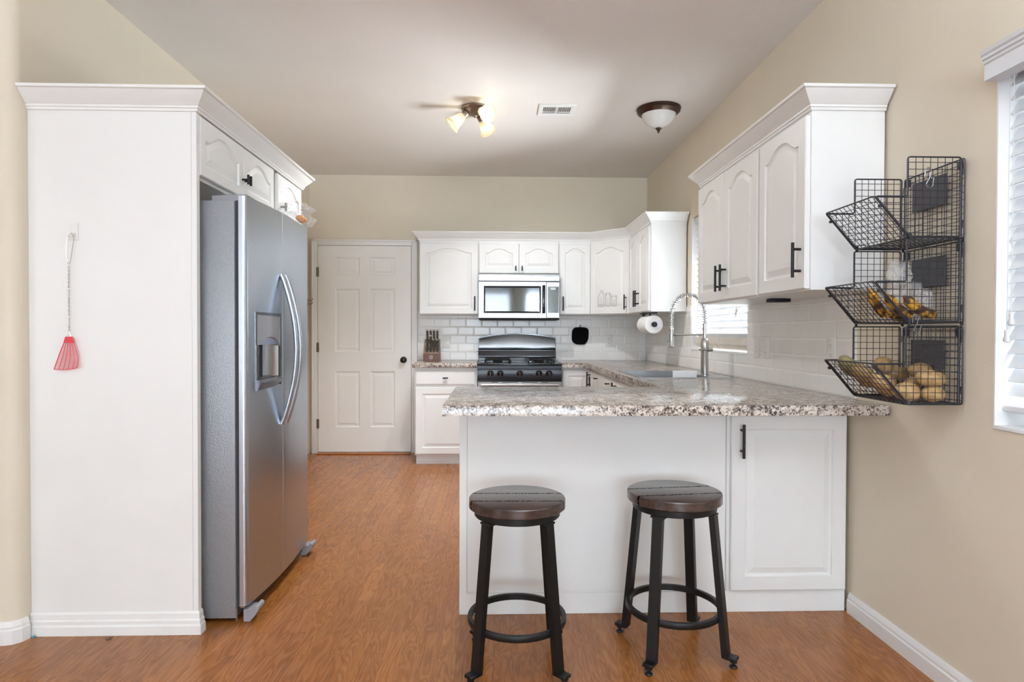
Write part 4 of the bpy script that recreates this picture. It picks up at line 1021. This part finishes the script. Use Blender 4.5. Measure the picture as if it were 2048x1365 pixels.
# stickers on the diagonal cabinet door (raised ink lines)
o_, ang, u_, nout, Ld = CORNER
def stick(us, name, label, outline, extra, words):
    t = thing(name, label, 'sticker', tuple((o_+u_*us[0]).to_3d()+Vector((0, 0, us[1]))), 'jar stickers on the corner cabinet door')
    A = T(o_.x, o_.y, 0) @ RZ(ang); d = -.0196
    mb = MB(); mb.M = A; mb.tube([(us[0]+p[0], d, us[1]+p[1]) for p in outline], .0011, 4, closed=True)
    for e in extra: mb.tube([(us[0]+p[0], d, us[1]+p[1]) for p in e], .0010, 4)
    mb.build('outline', M['ink'], t)
    mb = MB(); mb.M = A
    for (x0_, x1_, z_) in words:
        n_ = 8; mb.tube([(us[0]+x0_+(x1_-x0_)*i/n_, d, us[1]+z_+.0016*(1 if i % 2 else -1)) for i in range(n_+1)], .0008, 4)
    mb.build('lettering', M['ink_light'], t)
su = .090
stick((su, 1.431), 'jug_sticker', 'jug shaped outline sticker, tallest of three on the corner door',
      [(.004, 0), (.056, 0), (.064, .008), (.066, .09), (.056, .112), (.046, .128), (.044, .146), (.036, .154), (.028, .150), (.027, .136), (.018, .116), (.0, .092), (-.002, .008)],
      [[(.045, .145), (.058, .138), (.064, .118)], [(.004, .009), (.058, .009)]], [(.014, .05, z) for z in (.088, .074, .060, .046, .032, .020)])
def jar(u, w, h, name, label):
    stick((u, 1.434), name, label, [(.004, 0), (w-.004, 0), (w, .006), (w, h*.70), (w-.005, h*.74), (w-.003, h*.76), (w-.003, h), (.003, h), (.003, h*.76), (.005, h*.74), (0, h*.70), (0, .006)],
          [[(-.003, h*.98), (-.005, h*.84), (.004, h*.72)], [(w+.003, h*.98), (w+.005, h*.84), (w-.004, h*.72)], [(.003, h*.9), (w-.003, h*.9)], [(.004, .007), (w-.004, .007)]],
          [(.010, w-.010, h*q) for q in (.60, .50, .40, .30, .2)])
jar(su+.084, .048, .124, 'jar_sticker', 'lidded jar outline sticker in the middle of three on the corner door')
jar(su+.148, .050, .098, 'jar_sticker', 'short jar outline sticker nearest the handle on the corner door')

# fly swatter on an adhesive hook
th = thing('adhesive_hook', 'clear white adhesive hook on the tall white side panel', 'hook', (-1.637, 2.478, 1.555))
MB().box(-1.650, -1.618, 2.4745, 2.4785, 1.545, 1.615, .0018, 2).build('backplate', M['outlet'], th)
MB().tube([(-1.634, 2.4745, 1.575), (-1.634, 2.466, 1.562), (-1.634, 2.460, 1.560), (-1.634, 2.457, 1.568)], [.006, .005, .005, .004], 8).build('hook_prong', M['outlet'], th)
tsw = thing('fly_swatter', 'red fly swatter with twisted wire handle hanging on the white panel', 'fly swatter', (-1.65, 2.466, 1.045))
mb = MB(); ys = 2.463
a1_ = [(-1.651, ys, 1.46), (-1.656, ys, 1.50), (-1.652, ys, 1.545), (-1.645, ys, 1.563), (-1.634, ys, 1.572), (-1.624, ys, 1.563), (-1.628, ys, 1.53), (-1.634, ys, 1.49), (-1.640, ys, 1.455)]
mb.tube(a1_, .0011, 5)
for ph in (0, PI):
    mb.tube([(-1.646+.0022*math.cos(ph+t_*.9), ys+.0022*math.sin(ph+t_*.9), 1.458-.265*t_/60) for t_ in range(61)], .0011, 5)
mb.tube([(-1.646, ys, 1.193), (-1.655, ys, 1.172), (-1.656, ys, 1.160)], .0011, 5).tube([(-1.646, ys, 1.193), (-1.640, ys, 1.172), (-1.640, ys, 1.160)], .0011, 5)
mb.build('wire_handle', M['chrome'], tsw)
def edgeL(t_): return -1.664-.040*t_**.9
def edgeR(t_): return -1.630+.020*math.sin(PI*.62*t_)-.006*t_**3
zt_, zb_ = 1.148, 1.046
mb = MB(); mb.prism([(-1.660, 1.170), (-1.634, 1.170), (edgeR(0)+.003, 1.146), (edgeL(0)-.003, 1.146)], ys-.002, ys+.002, 'y')
NZ = 26
def pt(s_, t_): return (edgeL(t_)+(edgeR(t_)-edgeL(t_))*s_, ys, zt_+(zb_-zt_)*t_+.006*(s_-.5)*(t_)-.004*math.sin(PI*s_)*t_)
for s_ in (0, 1): mb.tube([pt(s_, i/NZ) for i in range(NZ+1)], .0017, 5)
for s_ in (.2, .4, .6, .8): mb.tube([pt(s_, i/NZ) for i in range(NZ+1)], .0012, 5)
for i in range(0, NZ+1): mb.tube([pt(k/6, i/NZ) for k in range(7)], .00085 if i < NZ else .0018, 4)
mb.build('paddle', M['red'], tsw)

# produce container on top of the refrigerator
tcb = thing('produce_container', 'clear plastic produce container with orange fruit on the refrigerator top', 'container', (-1.02, 3.26, 1.745))
def trayshape(mb, cx, cy, z0, z1, w0, d0, w1, d1):
    lo = [(cx+sx*w0, cy+sy*d0, z0) for sx, sy in ((-1, -1), (1, -1), (1, 1), (-1, 1))]; hi = [(cx+sx*w1, cy+sy*d1, z1) for sx, sy in ((-1, -1), (1, -1), (1, 1), (-1, 1))]
    mb.add(lo+hi, [(0, 1, 2, 3), (0, 1, 5, 4), (1, 2, 6, 5), (2, 3, 7, 6), (3, 0, 4, 7)])
mb = MB(); trayshape(mb, -1.02, 3.25, 1.7455, 1.79, .055, .09, .075, .115); mb.build('tray', M['film'], tcb)
mb = MB()
bm = bmesh.new(); bmesh.ops.create_icosphere(bm, subdivisions=4, radius=1)
for v in bm.verts:
    d = v.co.normalized(); k = 1+.35*mnoise.noise(d*2.2)+.12*abs(mnoise.noise(d*6)); v.co = Vector((d.x*.075, d.y*.12, d.z*.04))*k
mb.M = T(-1.02, 3.24, 1.815); mb.frombm(bm); mb.build('film_cover', M['film'], tcb)
for i, (x, y) in enumerate(((-.985, 3.20), (-.99, 3.25))):
    blob('fruit_slice', M['orange'], (x, y, 1.768), (.022, .028, .016), (0, 0, i), i+2, '', None, '')
for o in [o for o in COL.objects if o.name.startswith('fruit_slice')]:
    l_ = o.location.copy(); o.name = 'orange_fruit'
    tag(o, 'orange fruit piece in the clear container on the refrigerator, '+('nearer the viewer' if l_.y < 3.22 else 'farther back'), 'fruit', 'orange fruit on the refrigerator')

# coat hook beside the door
tco = thing('coat_hook', 'small dark double hook on the wall between refrigerator and door', 'hook', (XL+.002, 6.08, 1.48))
MB().box(XL+.0005, XL+.006, 6.07, 6.09, 1.445, 1.52, .001, 1).build('hook_plate', M['hinge'], tco)
for z in (1.50, 1.465): MB().tube([(XL+.006, 6.08, z), (XL+.04, 6.08, z-.006), (XL+.055, 6.08, z+.004), (XL+.058, 6.08, z+.018)], .003, 6).build('hook_prong', M['hinge'], tco)
# bits on the floor
tag(MB().lathe([(.012, .0005), (.0125, .0012), (.012, .002)], 20, T(-1.487, 2.44, 0)).build('coin', M['coin']), 'dull coin lying on the floor in front of the white panel', 'coin')
tag(MB().box(-1.789, -1.778, 2.447, 2.457, .0006, .009, .003).build('plastic_bead', M['blue']), 'tiny turquoise plastic bit in the floor corner by the white panel', 'bead')

# ------------------------------------------------------------------ ceiling fixtures
tv = thing('ceiling_vent', 'white rectangular air register in the ceiling', 'vent', (.428, 4.31, HC-.01))
mb = MB(); vx0, vx1, vy0, vy1 = .302, .554, 4.205, 4.418
for (a, b, c, d) in ((vx0, vx1, vy0, vy0+.045), (vx0, vx1, vy1-.045, vy1), (vx0, vx0+.03, vy0+.045, vy1-.045), (vx1-.03, vx1, vy0+.045, vy1-.045)): mb.box(a, b, c, d, HC-.007, HC-.0005, .002, 1)
mb.build('vent_frame', M['trim'], tv)
MB().box(vx0+.03, vx1-.03, vy0+.045, vy1-.045, HC-.0015, HC-.0007).build('duct_opening', M['slot'], tv)
mb = MB()
for k in range(17):
    if k == 8: mb.box((vx0+vx1)/2-.006, (vx0+vx1)/2+.006, vy0+.045, vy1-.045, HC-.0065, HC-.002); continue
    mb.M = T(vx0+.030+.0120*k, 0, HC-.0045) @ RY(.6); mb.box(-.0032, .0032, vy0+.045, vy1-.060, -.0006, .0006); mb.M = Matrix.Identity(4)
mb.box(vx0+.03, vx1-.03, vy1-.075, vy1-.066, HC-.0065, HC-.002)
mb.build('louver', M['trim'], tv)
td_ = thing('ceiling_dome_light', 'unlit white glass dome light with bronze rim on the ceiling', 'ceiling light', (1.128, 4.27, 2.56))
A = T(1.128, 4.27, HC-.0005) @ RX(PI)
MB().lathe([(.10, 0), (.148, 0), (.150, .006), (.143, .016), (.146, .022), (.140, .030), (.118, .044), (.112, .040), (.10, .02)], 40, A, True, True).build('rim', M['bronze'], td_)
MB().lathe([(.117, .036), (.113, .055), (.100, .080), (.080, .102), (.052, .120), (.022, .130), (.004, .132)], 40, A, True, True).build('glass_dome', M['dome'], td_)
MB().lathe([(.004, .131), (.020, .133), (.022, .137), (.012, .144), (.012, .150), (.006, .156), (.005, .165), (.002, .168)], 20, A).build('finial', M['bronze'], td_)
LX, LY = -.132, 4.288
tl = thing('ceiling_light', 'three shade ceiling light with pewter base and lit frosted bells', 'ceiling light', (LX, LY, 2.58))
A = T(LX, LY, HC-.0005) @ RX(PI)
MB().lathe([(.094, 0), (.095, .012), (.088, .018), (.072, .022), (.060, .040), (.040, .052), (.014, .058), (.010, .066), (.004, .070)], 36, A).build('canopy', M['pewter'], tl)
for k, azd in enumerate((186, 300, 58)):
    az = math.radians(azd); h = Vector((math.cos(az), math.sin(az), 0)); tilt = (.72, .58, .60)[k] if k != 1 else .42
    dirv = (h*math.cos(tilt) - Vector((0, 0, 1))*math.sin(tilt)).normalized()
    base = Vector((LX, LY, HC-.040))+h*.058
    Q = Vector((0, 0, 1)).rotation_difference(dirv).to_matrix().to_4x4(); A2 = T(*base) @ Q
    MB().tube([Vector((LX, LY, HC-.03))+h*.03, base], .010, 8).lathe([(.016, -.006), (.024, .0), (.027, .02), (.025, .034)], 18, A2).build('socket', M['pewter'], tl)
    out = [(.026, .030), (.030, .045), (.036, .075), (.043, .105), (.054, .128), (.062, .137)]
    inn = [(r-.003, z) for r, z in reversed(out)]
    sh = MB().lathe(out+inn, 28, A2, False, False).build('shade', M['shade'], tl)
    MB().lathe([(.010, .034), (.014, .040), (.024, .056), (.025, .066), (.020, .076), (.006, .082)], 18, A2).build('bulb', M['bulb'], sh)
    l = bpy.data.lights.new('bulb_glow', 'POINT'); l.energy = .25; l.color = (1, .93, .82); l.shadow_soft_size = .012
    lo = bpy.data.objects.new('bulb_glow', l); COL.objects.link(lo); lo.location = base+dirv*.094
    l = bpy.data.lights.new('bulb_beam', 'SPOT'); l.energy = (95, 22, 46)[k]; l.color = (.96, .98, 1); l.shadow_soft_size = .03; l.spot_size = 1.95; l.spot_blend = .8
    lo = bpy.data.objects.new('bulb_beam', l); COL.objects.link(lo); lo.location = base+dirv*.140
    lo.rotation_euler = (dirv+Vector((0, 0, -.85))).to_track_quat('-Z', 'Y').to_euler()
